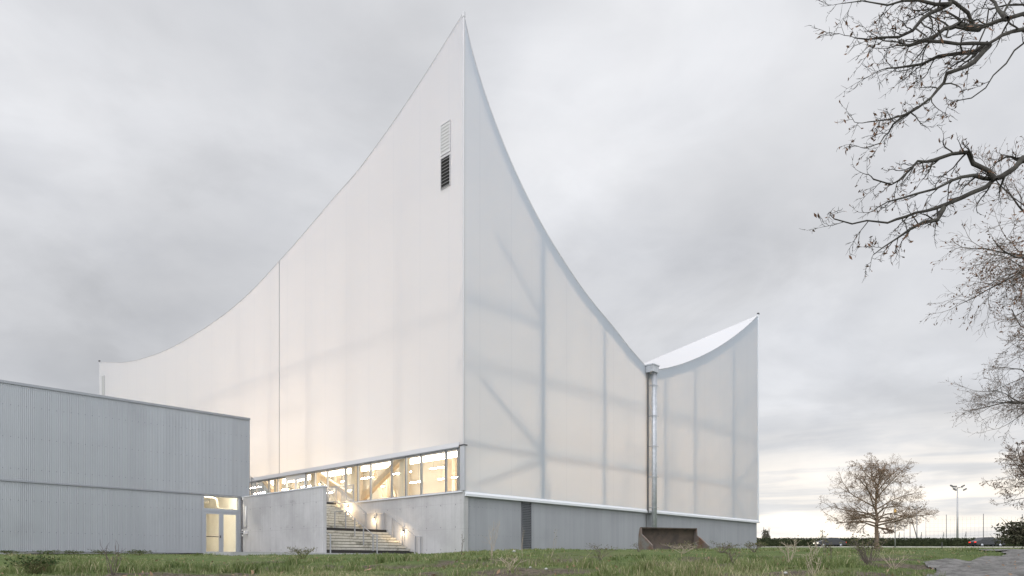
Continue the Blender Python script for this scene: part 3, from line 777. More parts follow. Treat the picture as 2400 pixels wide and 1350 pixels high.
b.box(SR - .2, SR - .03, TG + .204, TB, ZS - .1, ZT - .31); b.box(SLf, SR - .2, TB - .2, TB, ZG - .5, ZT - .31); b.build('wall', TRIM, annex)
# door
b = MB(); e = .09; dt = TG + .03
b.box(d0 - .02, d0 + e, dt, dt + .12, ZG - .02, ZS - .05); b.box(d1_ - e, d1_ + .05, dt, dt + .12, ZG - .02, ZS - .05)
b.box(d0 + e, d1_ - e, dt, dt + .12, ZTR - .06, ZTR + .10); b.box(d0 + e, d1_ - e, dt, dt + .12, ZS - .11, ZS - .05); b.box(d0 + e, d1_ - e, dt, dt + .12, ZG - .02, ZG + .03)
FRM = pbr('blue grey door frame', (.36, .385, .42), .45, .2)
dfm = b.build('door_frame', FRM, annex)
b = MB(); b.box(d0 + e, d1_ - e, dt + .05, dt + .062, ZTR + .10, ZS - .11); tw = b.build('transom_window', GLASS, annex)
dmid = (d0 + d1_) / 2
for i, (c0, c1) in enumerate(((d0 + e + .004, dmid - .004), (dmid + .004, d1_ - e - .004))):
    b = MB(); q = .12
    b.box(c0, c0 + q, dt + .02, dt + .09, ZG + .035, ZTR - .065); b.box(c1 - q, c1, dt + .02, dt + .09, ZG + .035, ZTR - .065); b.box(c0 + q, c1 - q, dt + .02, dt + .09, ZG + .035, ZG + .17); b.box(c0 + q, c1 - q, dt + .02, dt + .09, ZTR - .2, ZTR - .065)
    lf = b.build('door_leaf', FRM, annex)
    b = MB(); b.box(c0 + q, c1 - q, dt + .05, dt + .06, ZG + .17, ZTR - .2); b.build('pane', GLASS, lf)
    b = MB()
    if i == 0: b.box(c0 + q, c1 - q + .01, dt + .09, dt + .13, ZG + .98, ZG + 1.02); b.box(c1 - .09, c1 - .03, dt - .012, dt + .018, ZG + .93, ZG + 1.07)
    else:
        for zk in (.25, 1.0, 1.75, 2.05): b.tube([(c1 + .045, dt - .015, ZG + zk), (c1 + .045, dt - .015, ZG + zk + .09)], .018, 8)
    b.build('handle' if i == 0 else 'hinge', DARKM if i == 0 else GALV, lf)
# lit lobby behind the door
rb = TG + 6.0; r0 = d0 - 3.0; r1 = d1_ + .02
b = MB(); b.box(r0, SR - .3, rb, rb + .1, ZG, ZS + .4); b.box(r0 - .1, r0 - .001, TG + .25, rb, ZG, ZS + .4); b.box(r0, r1, TG + .25, rb - .001, ZS + .20, ZS + .30); b.box(r0, r1, TG + .22, rb - .001, ZG - .1, ZG + .025); b.box(r1 - .1, r1 - .002, TG + .25, rb - .001, ZG + .03, ZS + .19)
b.box(r0 + 2.6, r0 + 2.7, TG + 3.4, rb - .002, ZG + .03, ZS + .19)
b.build('lobby_wall', CREAM, annex)
b = MB(); b.tube([(r0 + .2, TG + 2.6, ZS - .28), (dmid - .25, TG + 1.1, ZS - .22)], .17, 16); b.build('duct', DUCTM, annex, True)
b = MB(); b.tube([(d0 - .6, TG + .9, ZS - .12), (dmid - .15, TG + .8, ZS - .10), (dmid + .02, TG + .8, ZS - .16), (dmid + .08, TG + .8, ZS - .3), (dmid + .1, TG + .8, ZTR + .25), (dmid + .16, TG + .8, ZTR + .16), (dmid + .3, TG + .8, ZTR + .13), (d1_ - .12, TG + .7, ZTR + .12)], .065, 12); b.build('pipe', DUCTM, annex, True)
b = MB(); b.box(d0 - 1.2, d0 - 1.1, TG + .6, TG + 3.0, ZS - .32, ZS - .24); b.box(d0 + .2, d1_ - .4, TG + .36, TG + .42, ZS + .09, ZS + .13); b.build('lobby_lamp', LAMP_ROOM, annex)

# small fittings at the inner corner
o = thing('drain_pipe', 'dark upright pipe in the corner between grey cladding and concrete wall', 'pipe', (d1_ + .12, TG - .08, ZG), True)
b = MB(); b.tube([(d1_ + .10, TG - .07, ZG - .02), (d1_ + .10, TG - .07, ZS - .12)], .035, 10); b.build('pipe', DARKM, o, True)
b = MB()
for zk in (.08, 1.1, 1.4): b.ball((d1_ + .10, TG - .07, ZG + zk), .06, 10, 6)
b.build('collar', PLASTIC, o, True)
o = thing('dome_camera', 'small white dome camera under the cladding edge above the concrete wall corner', 'camera', (d1_ + .12, TG - .14, ZS - .2), True)
b = MB(); b.ball((d1_ + .12, TG - .16, ZS - .15), .085, 12, 8); b.build('dome', PLASTIC, o, True)
b = MB(); b.tube([(d1_ + .12, TG - .16, ZS - .09), (d1_ + .12, TG - .16, ZS - .035)], .07, 12); b.build('mount', WHITE, o, True)
sw0 = SW + WT
def wp(px, py): t = t_at(px, sw0); return t, zz(py, depth(sw0, t))
t0_, z1_ = wp(578.5, 1187); _, z0_ = wp(578.5, 1236)
o = thing('wall_light', 'unlit slim white tube light upright on the concrete wall beside the door', 'light', (sw0, t0_, z0_), True)
b = MB(); b.tube([(sw0 - .05, t0_, z0_), (sw0 - .05, t0_, z1_)], .035, 10); b.build('tube', PLASTIC, o, True)
b = MB(); b.tube([(sw0 - .02, t0_, z0_ - .02), (sw0 - .02, TG - .1, z0_ - .02)], .012, 6); b.build('cable', DARKM, o, True)
t0_, z0_ = wp(580, 1248)
o = thing('bracket_lamp', 'small grey floodlamp on a bracket arm low on the concrete wall by the door', 'lamp', (sw0, t0_, z0_), True)
b = MB(); b.tube([(sw0 - .12, TG - .06, z0_), (sw0 - .12, t0_ + .05, z0_)], .022, 8); b.build('arm', GALV, o, True)
b = MB(); b.box(sw0 - .2, sw0 - .004, t0_ - .08, t0_ + .06, z0_ - .09, z0_ + .09); b.build('head', PLASTIC, o, bevel=.01)

# gravel apron in front of the grey building and the wall
GRAVEL = pbr('grey gravel', (.26, .245, .22), .95, 0, noise=16, c2=(.11, .105, .10), bump=(45, 1, .03), spec=.15)
b = MB()
def gst(s, t): wx, wy = s2w(s, t); return (wx, wy, max(float(ground(wx, wy)) + .02, ZG - .03))
b.grid([[gst(s, TG - .0 - u) for s in np.linspace(-16, sw0 - .02, 40)] for u in (-.02, .5, 1.0, 1.6)])
b.grid([[gst(sw0 - u, t) for t in np.linspace(TE - 2.0, TG - 1.6, 30)] for u in (.02, .6, 1.2, 1.9)])
b.grid([[gst(sw0 - 1.9 - u * (1 - .25 * math.sin(t * 2.1) ** 2), t) for t in np.linspace(TE + 1.5, TG - 1.6, 26)] for u in (0, 1.2, 2.6, 4.2)])
tag(b.build('gravel_apron', GRAVEL), kind='structure')

# ------------------------------------------------------------------ gravel track on the right
TRACKM = pbr('grey gravel track', (.25, .243, .235), .8, 0, noise=4, c2=(.12, .117, .112), bump=(26, 1, .10), spec=.3)
tl_ = [hit(2150, 1354), hit(2185, 1340), hit(2172, 1321), hit(2215, 1315), hit(2290, 1311), hit(2345, 1305), hit(2352, 1300), hit(2338, 1296.5), hit(2375, 1292)]
rows = []
for i, p in enumerate(tl_):
    wd = 5.5 if i < 4 else 6.5
    dn = 48
    rows.append([(p[0] + wd * j / dn + (0.25 * (random.random() - .5) if j == 0 else 0), p[1] + .35 * wd * j / dn * (-.4)) for j in range(dn + 1)])
p = tl_[-1]
rows.append([(p[0] + 12 + 7 * j / 48, p[1] + 30) for j in range(49)])
rows.insert(0, [(tl_[0][0] - 1.0 + 5.5 * j / 48, 3.0) for j in range(49)])
dense = []
for i in range(len(rows) - 1):
    for q in range(26): dense.append([tuple(np.array(a) * (1 - q / 26) + np.array(c) * q / 26) for a, c in zip(rows[i], rows[i + 1])])
dense.append(rows[-1])
sheet('gravel_track', dense, TRACKM, .035)
TRACK_POLY = [r[0] for r in rows] + [r[-1] for r in reversed(rows)]
def in_poly(x, y, poly):
    x = np.asarray(x); y = np.asarray(y); c = np.zeros(x.shape, bool); n = len(poly)
    for i in range(n):
        x1, y1 = poly[i]; x2, y2 = poly[(i + 1) % n]
        if y1 == y2: continue
        c ^= ((y1 > y) != (y2 > y)) & (x < (x2 - x1) * (y - y1) / (y2 - y1) + x1)
    return c

# ------------------------------------------------------------------ road, added headlight streak strip, hedge
ASPH = pbr('asphalt road', (.055, .055, .058), .85, 0, noise=4, c2=(.075, .075, .075))
PALE_CONC = pbr('pale concrete', (.46, .44, .40), .85, 0, noise=3, c2=(.36, .34, .30))
def rd(x): return 112 - (x - 38) * .20
xs = np.linspace(-60, 140, 120)
sheet('road', [[(x_, rd(x_) + o_) for x_ in xs] for o_ in (-4, -2, 0, 1, 2)], ASPH, .03)
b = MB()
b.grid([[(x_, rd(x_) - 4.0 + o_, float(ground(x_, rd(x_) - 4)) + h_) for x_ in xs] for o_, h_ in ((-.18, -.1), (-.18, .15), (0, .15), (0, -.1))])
tag(b.build('streak_strip', PALE_CONC), kind='structure')  # added pale strip standing in for the streak of passing headlights

def leafmat(name, c, c2):
    m, n, o = mat(name)
    p = n.new('ShaderNodeBsdfPrincipled'); g = n.new('ShaderNodeNewGeometry')
    n.put(p.inputs['Base Color'], n.mix(g.outputs['Random Per Island'], (*c, 1), (*c2, 1))); p.inputs['Roughness'].default_value = .7
    p.inputs['Specular IOR Level'].default_value = .2
    n.l.new(p.outputs[0], o.inputs[0]); return m
HEDGE = leafmat('dark hedge leaf', (.022, .032, .014), (.05, .06, .025))
rng = np.random.default_rng(8)
def quads(c, size, name, m, parent=None, up=.0, aspect=1.0):
    """many separate leaf-sized faces"""
    n = len(c); a = rng.normal(size=(n, 3)); a /= np.linalg.norm(a, axis=1)[:, None]
    q = rng.normal(size=(n, 3)); bb = np.cross(a, q); bb /= np.linalg.norm(bb, axis=1)[:, None] + 1e-9
    sz = np.asarray(size) * rng.uniform(.6, 1.3, n); a = a * sz[:, None]; bb = bb * (sz * aspect)[:, None]
    o = np.array(ORG.get(parent.name, (0, 0, 0))) if parent else np.zeros(3)
    V = np.stack([c - a, c - bb * .6, c + a, c + bb * .6], 1).reshape(-1, 3) - o
    me = bpy.data.meshes.new(name); me.vertices.add(4 * n); me.vertices.foreach_set('co', V.ravel().astype(np.float32))
    me.loops.add(4 * n); me.loops.foreach_set('vertex_index', np.arange(4 * n, dtype=np.int32))
    me.polygons.add(n); me.polygons.foreach_set('loop_start', (np.arange(n) * 4).astype(np.int32)); me.update(); me.validate()
    me.materials.append(m); ob = bpy.data.objects.new(name, me); COL.objects.link(ob)
    if parent: ob.parent = parent
    return ob
hx0, hx1 = -30, 130
hedge = thing('hedge', 'long dark clipped hedge behind the road on the horizon', 'hedge', (60, rd(60) + 3.4, float(ground(60, rd(60) + 3.4))))
b = MB(); xs = np.linspace(hx0, hx1, 260); prof = [(-.5, -.2), (-.62, .7), (-.5, 1.45), (0, 1.6), (.5, 1.45), (.62, .7), (.5, -.2)]
def hz(x): return float(ground(x, rd(x) + 3.4))
def htop(x): return (zz(1262.5, rd(x) + 3.4) - hz(x)) if x > 30 else 1.7
b.grid([[(x_, rd(x_) + 3.4 + o_ + .12 * (random.random() - .5), hz(x_) + h_ / 1.6 * (htop(x_) - .12) + .10 * (random.random() - .5)) for x_ in xs] for o_, h_ in prof]); b.build('foliage_core', HEDGE, hedge)
n = 26000; hx = rng.uniform(30, hx1, n); side = rng.random(n)
hh = np.array([htop(q) for q in hx]); hg = np.array([hz(q) for q in hx])
top = side < .45
yy = np.where(top, rng.uniform(-.6, .6, n), -.66 + rng.normal(0, .06, n)); zq = np.where(top, hh + rng.normal(-.03, .07, n), rng.uniform(0, 1, n) * hh)
quads(np.stack([hx, rd(hx) + 3.4 + yy, hg + zq], 1), .11, 'leaves', HEDGE, hedge)

# ------------------------------------------------------------------ grass
gm, n, o = mat('grass blade')
p = n.new('ShaderNodeBsdfPrincipled'); tl2 = n.new('ShaderNodeBsdfTranslucent'); mxs = n.new('ShaderNodeMixShader')
tn = n.new('ShaderNodeAttribute', attribute_name='tint').outputs['Fac']
cr = n.new('ShaderNodeValToRGB'); n.put(cr.inputs[0], tn)
cr.color_ramp.elements[0].color = (.065, .10, .030, 1); cr.color_ramp.elements[1].color = (.40, .35, .22, 1)
for pos, c in ((.35, (.124, .164, .054, 1)), (.72, (.192, .222, .09, 1)), (.87, (.29, .28, .16, 1))):
    e_ = cr.color_ramp.elements.new(pos); e_.color = c
n.put(p.inputs['Base Color'], cr.outputs[0]); p.inputs['Roughness'].default_value = .55; p.inputs['Specular IOR Level'].default_value = .3
n.put(tl2.inputs[0], cr.outputs[0]); mxs.inputs[0].default_value = .3
n.l.new(p.outputs[0], mxs.inputs[1]); n.l.new(tl2.outputs[0], mxs.inputs[2]); n.l.new(mxs.outputs[0], o.inputs[0])
def field(name, N_, y0, y1, hmin, hmax, umin, umax, power, seed, shortfar=True):
    r = np.random.default_rng(seed)
    u = r.random(N_); y = (y0 ** (1 - power) + u * (y1 ** (1 - power) - y0 ** (1 - power))) ** (1 / (1 - power))
    x = r.uniform(umin, umax, N_) * y
    # pull part of the blades into tufts
    k = r.random(N_) < .45; cx = np.round(x * 1.7 + r.normal(0, .12, N_)) / 1.7; cy = np.round(y * 1.7 + r.normal(0, .12, N_)) / 1.7
    x = np.where(k, x * .35 + cx * .65, x); y = np.where(k, y * .35 + cy * .65, y)
    so_ = soil(x, y); keep = r.random(N_) > so_ * .93
    keep &= ~in_poly(x, y, TRACK_POLY)
    s = (x - CX) * d1.x + (y - YC) * d1.y; t = (x - CX) * d2.x + (y - YC) * d2.y
    inb = ((t > -.05) & (s > -.05)) | ((s > sw0 - 1.1) & (t > TE - 2.0)) | ((t > TG - .8)) 
    inb |= (s < 0) & (s > -9) & (t > 1.3) & (t < 30) & (r.random(N_) < .9)
    inb |= (s > sw0 - 6) & (s < sw0) & (t > TE + 1.5) & (r.random(N_) < .86)
    keep &= ~inb
    x = x[keep]; y = y[keep]; n_ = len(x)
    lush = fbm(x * .5, y * .6, 77, 3); lush2 = fbm(x * 1.9, y * 1.9, 78, 2)
    h = (hmin + (hmax - hmin) * np.clip((lush - .48) * 3.4 + (lush2 - .45) * 1.6, 0, 1)) * r.uniform(.5, 1.3, n_)
    if shortfar: h *= np.interp(y, [8, 14, 24, 34], [1.0, .8, .55, .4])
    wd = .0024 + .00036 * y; ang = r.uniform(0, 2 * np.pi, n_); lean = r.uniform(.1, .75, n_) * h; la = r.uniform(0, 2 * np.pi, n_)
    z = ground(x, y) - .01
    dx = np.cos(ang) * wd; dy = np.sin(ang) * wd; lx = np.cos(la) * lean; ly = np.sin(la) * lean
    V = np.empty((n_, 5, 3))
    V[:, 0] = np.stack([x - dx, y - dy, z], 1); V[:, 1] = np.stack([x + dx, y + dy, z], 1)
    V[:, 2] = np.stack([x + dx * .7 + lx * .35, y + dy * .7 + ly * .35, z + h * .6], 1); V[:, 3] = np.stack([x - dx * .7 + lx * .35, y - dy * .7 + ly * .35, z + h * .6], 1)
    V[:, 4] = np.stack([x + lx, y + ly, z + h], 1)
    b0 = np.arange(n_) * 5
    loops = np.stack([b0, b0 + 1, b0 + 2, b0 + 3, b0 + 3, b0 + 2, b0 + 4], 1)
    me = bpy.data.meshes.new(name); me.vertices.add(n_ * 5); me.vertices.foreach_set('co', V.ravel().astype(np.float32))
    me.loops.add(loops.size); me.loops.foreach_set('vertex_index', loops.ravel().astype(np.int32))
    me.polygons.add(2 * n_); ls = np.stack([np.arange(n_) * 7, np.arange(n_) * 7 + 4], 1).ravel()
    me.polygons.foreach_set('loop_start', ls.astype(np.int32)); me.update(); me.validate()
    dry = fbm(x * .35 + 9, y * .45, 91, 3)
    tint = np.clip(r.normal(.44, .2, n_) + (dry - .5) * 1.1 + (r.random(n_) < .10) * .5, 0, 1)
    a_ = me.attributes.new('tint', 'FLOAT', 'POINT'); a_.data.foreach_set('value', np.repeat(tint, 5).astype(np.float32))
    me.materials.append(gm); ob = bpy.data.objects.new(name, me); COL.objects.link(ob)
    return tag(ob, kind='stuff')
g1 = field('meadow_grass', 240000, 7.2, 35, .035, .23, -.9, .9, 1.6, 3)
tag(g1, 'rough green grass covering the bank in front of the hall', 'grass')
g2 = field('field_grass', 60000, 30, 100, .03, .08, .30, .95, 1.4, 5, False)
tag(g2, 'short green grass of the field beyond the hall corner', 'grass')

# ------------------------------------------------------------------ trees
BARK = pbr('dark oak bark', (.030, .027, .024), .9, 0, noise=6, c2=(.058, .056, .048), spec=.15)
BARK_F = pbr('grey brown twig', (.125, .108, .094), .9, 0, spec=.2)
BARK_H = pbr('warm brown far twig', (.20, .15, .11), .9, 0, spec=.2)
LEAF = leafmat('dry brown leaf', (.15, .075, .040), (.10, .060, .035))
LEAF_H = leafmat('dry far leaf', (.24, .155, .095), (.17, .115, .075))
class Tree:
    def __init__(s, seed): s.r = random.Random(seed); s.limb = MB(); s.twig = MB(); s.leaf = []
    def rv(s, a): return Vector((s.r.gauss(0, a), s.r.gauss(0, a), s.r.gauss(0, a)))
    def grow(s, p, d, L, r, lev, maxl, nch, trop, leafp, wob=.22, sides=(7, 5, 4, 3, 3), ratio=.56, shape=None):
        d = d.normalized(); n = 5 if lev < maxl else 3
        pts = [p]; ra = [r]; q = p
        for i in range(n):
            d = (d + s.rv(wob) + Vector((0, 0, trop))).normalized(); q = q + d * L / n
            if shape and not shape(q) and (lev > 0 or i > 1): break
            pts.append(q); ra.append(r * (1 - .62 * (i + 1) / n))
        if len(pts) < 2: return
        (s.limb if lev <= 1 else s.twig).tube(pts, ra, sides[min(lev, 4)], False)
        if lev >= maxl:
            if s.r.random() < leafp: s.leaf.append(pts[-1])
            if s.r.random() < leafp * .5: s.leaf.append(pts[len(pts) // 2])
            return
        s.kids(pts, ra, L, lev, maxl, nch, trop, leafp, wob, sides, ratio, shape)
    def kids(s, pts, ra, L, lev, maxl, nch, trop, leafp, wob, sides, ratio, shape=None, lo=.22):
        k = nch[min(lev, len(nch) - 1)]; m = len(pts) - 1
        for j in range(k):
            f = (lo + (1 - lo) * (j + s.r.random()) / k) * m; i = min(int(f), m - 1); u = f - i
            p = pts[i].lerp(pts[i + 1], u); t = (pts[i + 1] - pts[i]).normalized()
            ax = t.cross(s.rv(1)).normalized(); an = s.r.uniform(.45, 1.05)
            d = Matrix.Rotation(an, 3, ax) @ t
            rr = (ra[i] * (1 - u) + ra[i + 1] * u)
            s.grow(p, d, L * ratio * s.r.uniform(.65, 1.2) * (1.1 - .35 * f / m), max(rr * .55, s.rmin), lev + 1, maxl, nch, trop, leafp, wob, sides, ratio, shape)
        d = (pts[-1] - pts[-2]).normalized()
        s.grow(pts[-1], d, L * ratio, max(ra[-1] * .9, s.rmin), lev + 1, maxl, nch, trop, leafp, wob, sides, ratio, shape)
    rmin = .004
    def finish(s, root, bark, twig, leafm, lsize):
        s.limb.build('trunk', bark, root, True); s.twig.build('crown', twig, root)
        if s.leaf: quads(np.array([tuple(q) for q in s.leaf]), lsize, 'leaves', leafm, root, aspect=.6)

def oak(label, base, H, spread, seed, nlimb=13, bark=BARK, twig=BARK_F, leafm=LEAF, lsize=.06, leafp=.4, maxl=4, nch=(6, 6, 4, 3), trunk_h=.28, rt=.3, droop=0.0, rmin=.006, cfrac=.38):
    T = Tree(seed); T.rmin = rmin; root = thing('oak_tree', label, 'tree', base)
    bx, by, bz = base
    th = H * .72; pts = []; ra = []
    for i in range(9):
        u = i / 8; pts.append(Vector((bx + T.r.gauss(0, .02 * H * u * .5), by + T.r.gauss(0, .02 * H * u * .5), bz - .2 + th * u))); ra.append(rt * (1.25 if i == 0 else 1 - .8 * u))
    T.limb.tube(pts, ra, 9, False)
    cz = bz + H * (trunk_h + (1 - trunk_h) * cfrac); ru = bz + H - cz; rd_ = cz - (bz + H * trunk_h * .72)
    def shape(q):
        dz = (q.z - cz) / (ru if q.z > cz else rd_); dd = math.hypot(q.x - bx, q.y - by) / spread
        return dz * dz + dd * dd < 1.0 + .24 * math.sin(q.x * 2.3 + q.y * 1.7 + q.z * 2.9 + seed)
    for j in range(nlimb):
        u = trunk_h / .72 + (1 - trunk_h / .72) * (j / (nlimb - 1)) ** 1.35
        u = min(u, .98); f = u * 8; i = min(int(f), 7); p = pts[i].lerp(pts[i + 1], f - i)
        an = j * 2.4 + T.r.uniform(-.4, .4); el = .10 + .95 * ((u - .35) / .65 if u > .35 else 0) + T.r.uniform(-.1, .15)
        d = Vector((math.cos(an) * math.cos(el), math.sin(an) * math.cos(el), math.sin(el)))
        L = spread * (.80 - .28 * (u - .4)) * T.r.uniform(.85, 1.1)
        T.grow(p, d, L, rt * .42 * (1.15 - .6 * u), 0, maxl, nch, .02 - droop, leafp, .17, shape=shape, ratio=.52)
    T.finish(root, bark, twig, leafm, lsize); return root
YT = 70.0
bx = (2055 - 1200) / F * YT
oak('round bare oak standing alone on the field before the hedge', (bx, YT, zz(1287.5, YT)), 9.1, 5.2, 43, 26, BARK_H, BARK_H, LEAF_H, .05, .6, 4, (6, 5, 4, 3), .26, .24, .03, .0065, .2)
# trees along the track
oak('bare tree along the track, third from the camera, fine grey twigs', (28.0, 33, float(ground(28.0, 33))), 13.4, 7.9, 5, 16, BARK, BARK_F, LEAF, .05, .3, 4, (6, 6, 5, 3), .42, .33, .02, .007)
oak('bare tree along the track, second from the camera, with drooping brown twigs', (18.0, 19.5, float(ground(18.0, 19.5))), 12.6, 6.2, 9, 19, BARK, BARK_F, LEAF, .05, .42, 4, (6, 6, 5, 3), .46, .34, .05, .005)
oak('bare dense tree far along the track, lowest crown at the right', (41.5, 52, float(ground(41.5, 52))), 9.3, 6.3, 12, 14, BARK, BARK_F, LEAF, .07, .8, 4, (6, 6, 5, 3), .36, .30, .0, .010)

# the big oak whose limbs hang into the picture
T = Tree(77); T.rmin = .0035
tx, ty = 11.4, 11.6; tb = float(ground(tx, ty))
root = thing('oak_tree', 'large bare oak with thick dark limbs reaching in from the right, nearest tree', 'tree', (tx, ty, tb))
T.limb.tube([Vector((tx, ty, tb - .3)), Vector((tx - .05, ty, tb + 1)), Vector((tx - .16, ty - .05, EZ + 2.6)), Vector((tx - .1, ty - .1, EZ + 4.5)), Vector((tx, ty - .1, EZ + 7)), Vector((tx + .3, ty + .2, EZ + 9)), Vector((tx + .2, ty + .4, EZ + 12))], [.58, .42, .36, .36, .28, .18, .05], 12, False)
def limb(path, y0, y1, r0, r1, root_at=None, kids=9, L=1.5, lo=.1, seedleaf=.35):
    n = len(path); pts = []
    if root_at is not None: pts.append(Vector((tx, ty - .1, EZ + root_at)))
    for i, (px, py) in enumerate(path):
        Y = y0 + (y1 - y0) * i / (n - 1) + T.r.gauss(0, .05)
        pts.append(Vector(((px - 1200) / F * Y, Y, zz(py, Y))))
    # subdivide with knotty jitter
    q = []
    for i in range(len(pts) - 1):
        a, c = pts[i], pts[i + 1]; m = max(1, int((c - a).length / .18))
        for k in range(m): q.append(a.lerp(c, k / m) + T.rv(.008))
    q.append(pts[-1])
    ra = [r0 + (r1 - r0) * (i / (len(q) - 1)) ** .8 for i in range(len(q))]
    ra = [a_ * T.r.uniform(.78, .98) for a_ in ra]
    T.limb.tube(q, ra, 8, False)
    T.kids(q, ra, L * .72, 1, 4, (0, int(kids * .95), 4, 3, 2), -.005, seedleaf * .5, .20, (7, 5, 4, 3, 3), .5, None, lo)
limb([(2400, 30), (2368, 41), (2338, 50), (2294, 68), (2279, 59), (2267, 30), (2235, 6), (2195, -14), (2150, -30)], 10.4, 10.0, .085, .02, 7.0, 14)
limb([(2294, 68), (2247, 55), (2214, 71), (2167, 98), (2134, 108), (2107, 99)], 10.2, 9.6, .055, .014, None, 12)
limb([(2400, 68), (2374, 73), (2347, 83), (2318, 102), (2279, 101), (2244, 104), (2211, 99), (2167, 96)], 10.0, 9.6, .07, .02, 6.6, 13)
limb([(2318, 102), (2309, 121), (2282, 145), (2255, 161), (2220, 172), (2211, 193), (2181, 228), (2149, 252), (2119, 270), (2078, 281), (2033, 286)], 9.78, 9.4, .046, .008, None, 10, 1.1, .5)
limb([(2149, 252), (2092, 293), (2084, 308), (2060, 335), (2027, 347)], 9.6, 9.3, .022, .006, None, 8, .8)
limb([(2318, 102), (2288, 121), (2255, 124), (2199, 130), (2161, 148), (2107, 163), (2078, 160)], 9.9, 10.4, .045, .010, None, 13, 1.2)
limb([(2226, 9), (2181, 30), (2161, 44), (2137, 73), (2107, 87), (2066, 89), (2004, 89)], 10.0, 9.5, .04, .008, None, 13, 1.2)
limb([(2226, 9), (2190, 8), (2150, 2), (2080, 12), (2020, 4), (1975, 8)], 10.0, 10.3, .03, .006, None, 11, 1.0)
limb([(2400, 101), (2374, 121), (2359, 148), (2327, 178), (2309, 204), (2276, 231), (2238, 237)], 10.3, 10.0, .045, .008, 6.2, 9, .9, .4)
limb([(2400, 370), (2377, 393), (2350, 413), (2333, 420), (2310, 438), (2277, 450), (2233, 473), (2193, 487), (2147, 500), (2100, 517), (2080, 520), (2033, 518), (2000, 522), (1955, 513)], 10.2, 9.4, .125, .008, 3.9, 18, 1.1, .3)
limb([(2333, 420), (2317, 403), (2283, 383), (2267, 358), (2233, 363), (2187, 375), (2153, 377), (2133, 400), (2107, 422), (2090, 432), (2047, 420)], 10.0, 9.6, .042, .010, None, 16, .9, .15)
limb([(2352, 414), (2331, 419), (2310, 417), (2280, 412), (2253, 415), (2233, 423), (2193, 443), (2153, 455), (2113, 467), (2080, 473)], 10.12, 9.5, .042, .010, None, 12, .9)
limb([(2213, 487), (2197, 517), (2167, 520), (2133, 533), (2107, 557), (2067, 583), (2047, 597)], 9.7, 9.5, .035, .006, None, 10, .8)
limb([(2397, 12), (2360, 10), (2320, 20), (2310, 60), (2290, 110)], 10.5, 10.7, .05, .012, 7.6, 10, 1.2)
limb([(2360, 45), (2330, 10), (2300, -20)], 10.3, 10.8, .04, .015, None, 8, 1.3)
T.finish(root, BARK, BARK, LEAF, .034)

def bush(name, label, base, w, h, m, n=900, seed=1, size=.08, twigs=14):
    o = thing(name, label, 'bush', base); r = np.random.default_rng(seed)
    b = MB(); rr = random.Random(seed)
    for i in range(twigs):
        an = rr.uniform(0, 6.28); k = rr.uniform(.1, .45) * w
        b.tube([base, (base[0] + math.cos(an) * k * .4, base[1] + math.sin(an) * k * .4, base[2] + h * .45), (base[0] + math.cos(an) * k, base[1] + math.sin(an) * k, base[2] + h * rr.uniform(.7, 1))], [.03 * h, .02 * h, .004 * h], 4, False)
    b.build('stems', BARK_F, o)
    q = r.normal(size=(n, 3)); q /= np.linalg.norm(q, axis=1)[:, None]; q *= r.random(n)[:, None] ** .45
    lump = .75 + .25 * np.sin(q[:, 0] * 7 + seed) * np.cos(q[:, 2] * 6)
    c = np.stack([base[0] + q[:, 0] * w / 2 * lump, base[1] + q[:, 1] * w / 2 * lump, base[2] + h * .5 + q[:, 2] * h / 2 * lump], 1)
    quads(c, size, 'foliage', m, o); return o
def far(px, Y, dz=0): x_ = (px - 1200) / F * Y; return (x_, Y, float(ground(x_, Y)) + dz)
BUSHM = leafmat('dark bush leaf', (.03, .035, .018), (.07, .065, .04))
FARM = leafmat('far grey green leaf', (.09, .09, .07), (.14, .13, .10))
r_ = np.random.default_rng(61); n = 700
ly = r_.uniform(7.5, 24, n); lx = r_.uniform(-.8, .75, n) * ly
quads(np.stack([lx, ly, ground(lx, ly) + r_.uniform(.01, .06, n)], 1), .04, 'fallen_leaves', LEAF_H, None, aspect=.7)
tag(bpy.data.objects['fallen_leaves'], 'dead brown leaves lying scattered in the grass', 'leaves', None, 'stuff')
bush('bush', 'dark leafy bush at the edge of the gravel track under the trees', far(2410, 40), 4.0, 1.9, BUSHM, 2600, 3, .09)
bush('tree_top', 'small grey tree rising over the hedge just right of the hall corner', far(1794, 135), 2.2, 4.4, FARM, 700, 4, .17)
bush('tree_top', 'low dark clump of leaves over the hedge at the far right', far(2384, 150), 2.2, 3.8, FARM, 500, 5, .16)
bush('tree_top', 'wide bare thicket over the hedge right of the tall floodlight mast', far(2352, 160), 6.4, 4.2, FARM, 330, 6, .13, 40)

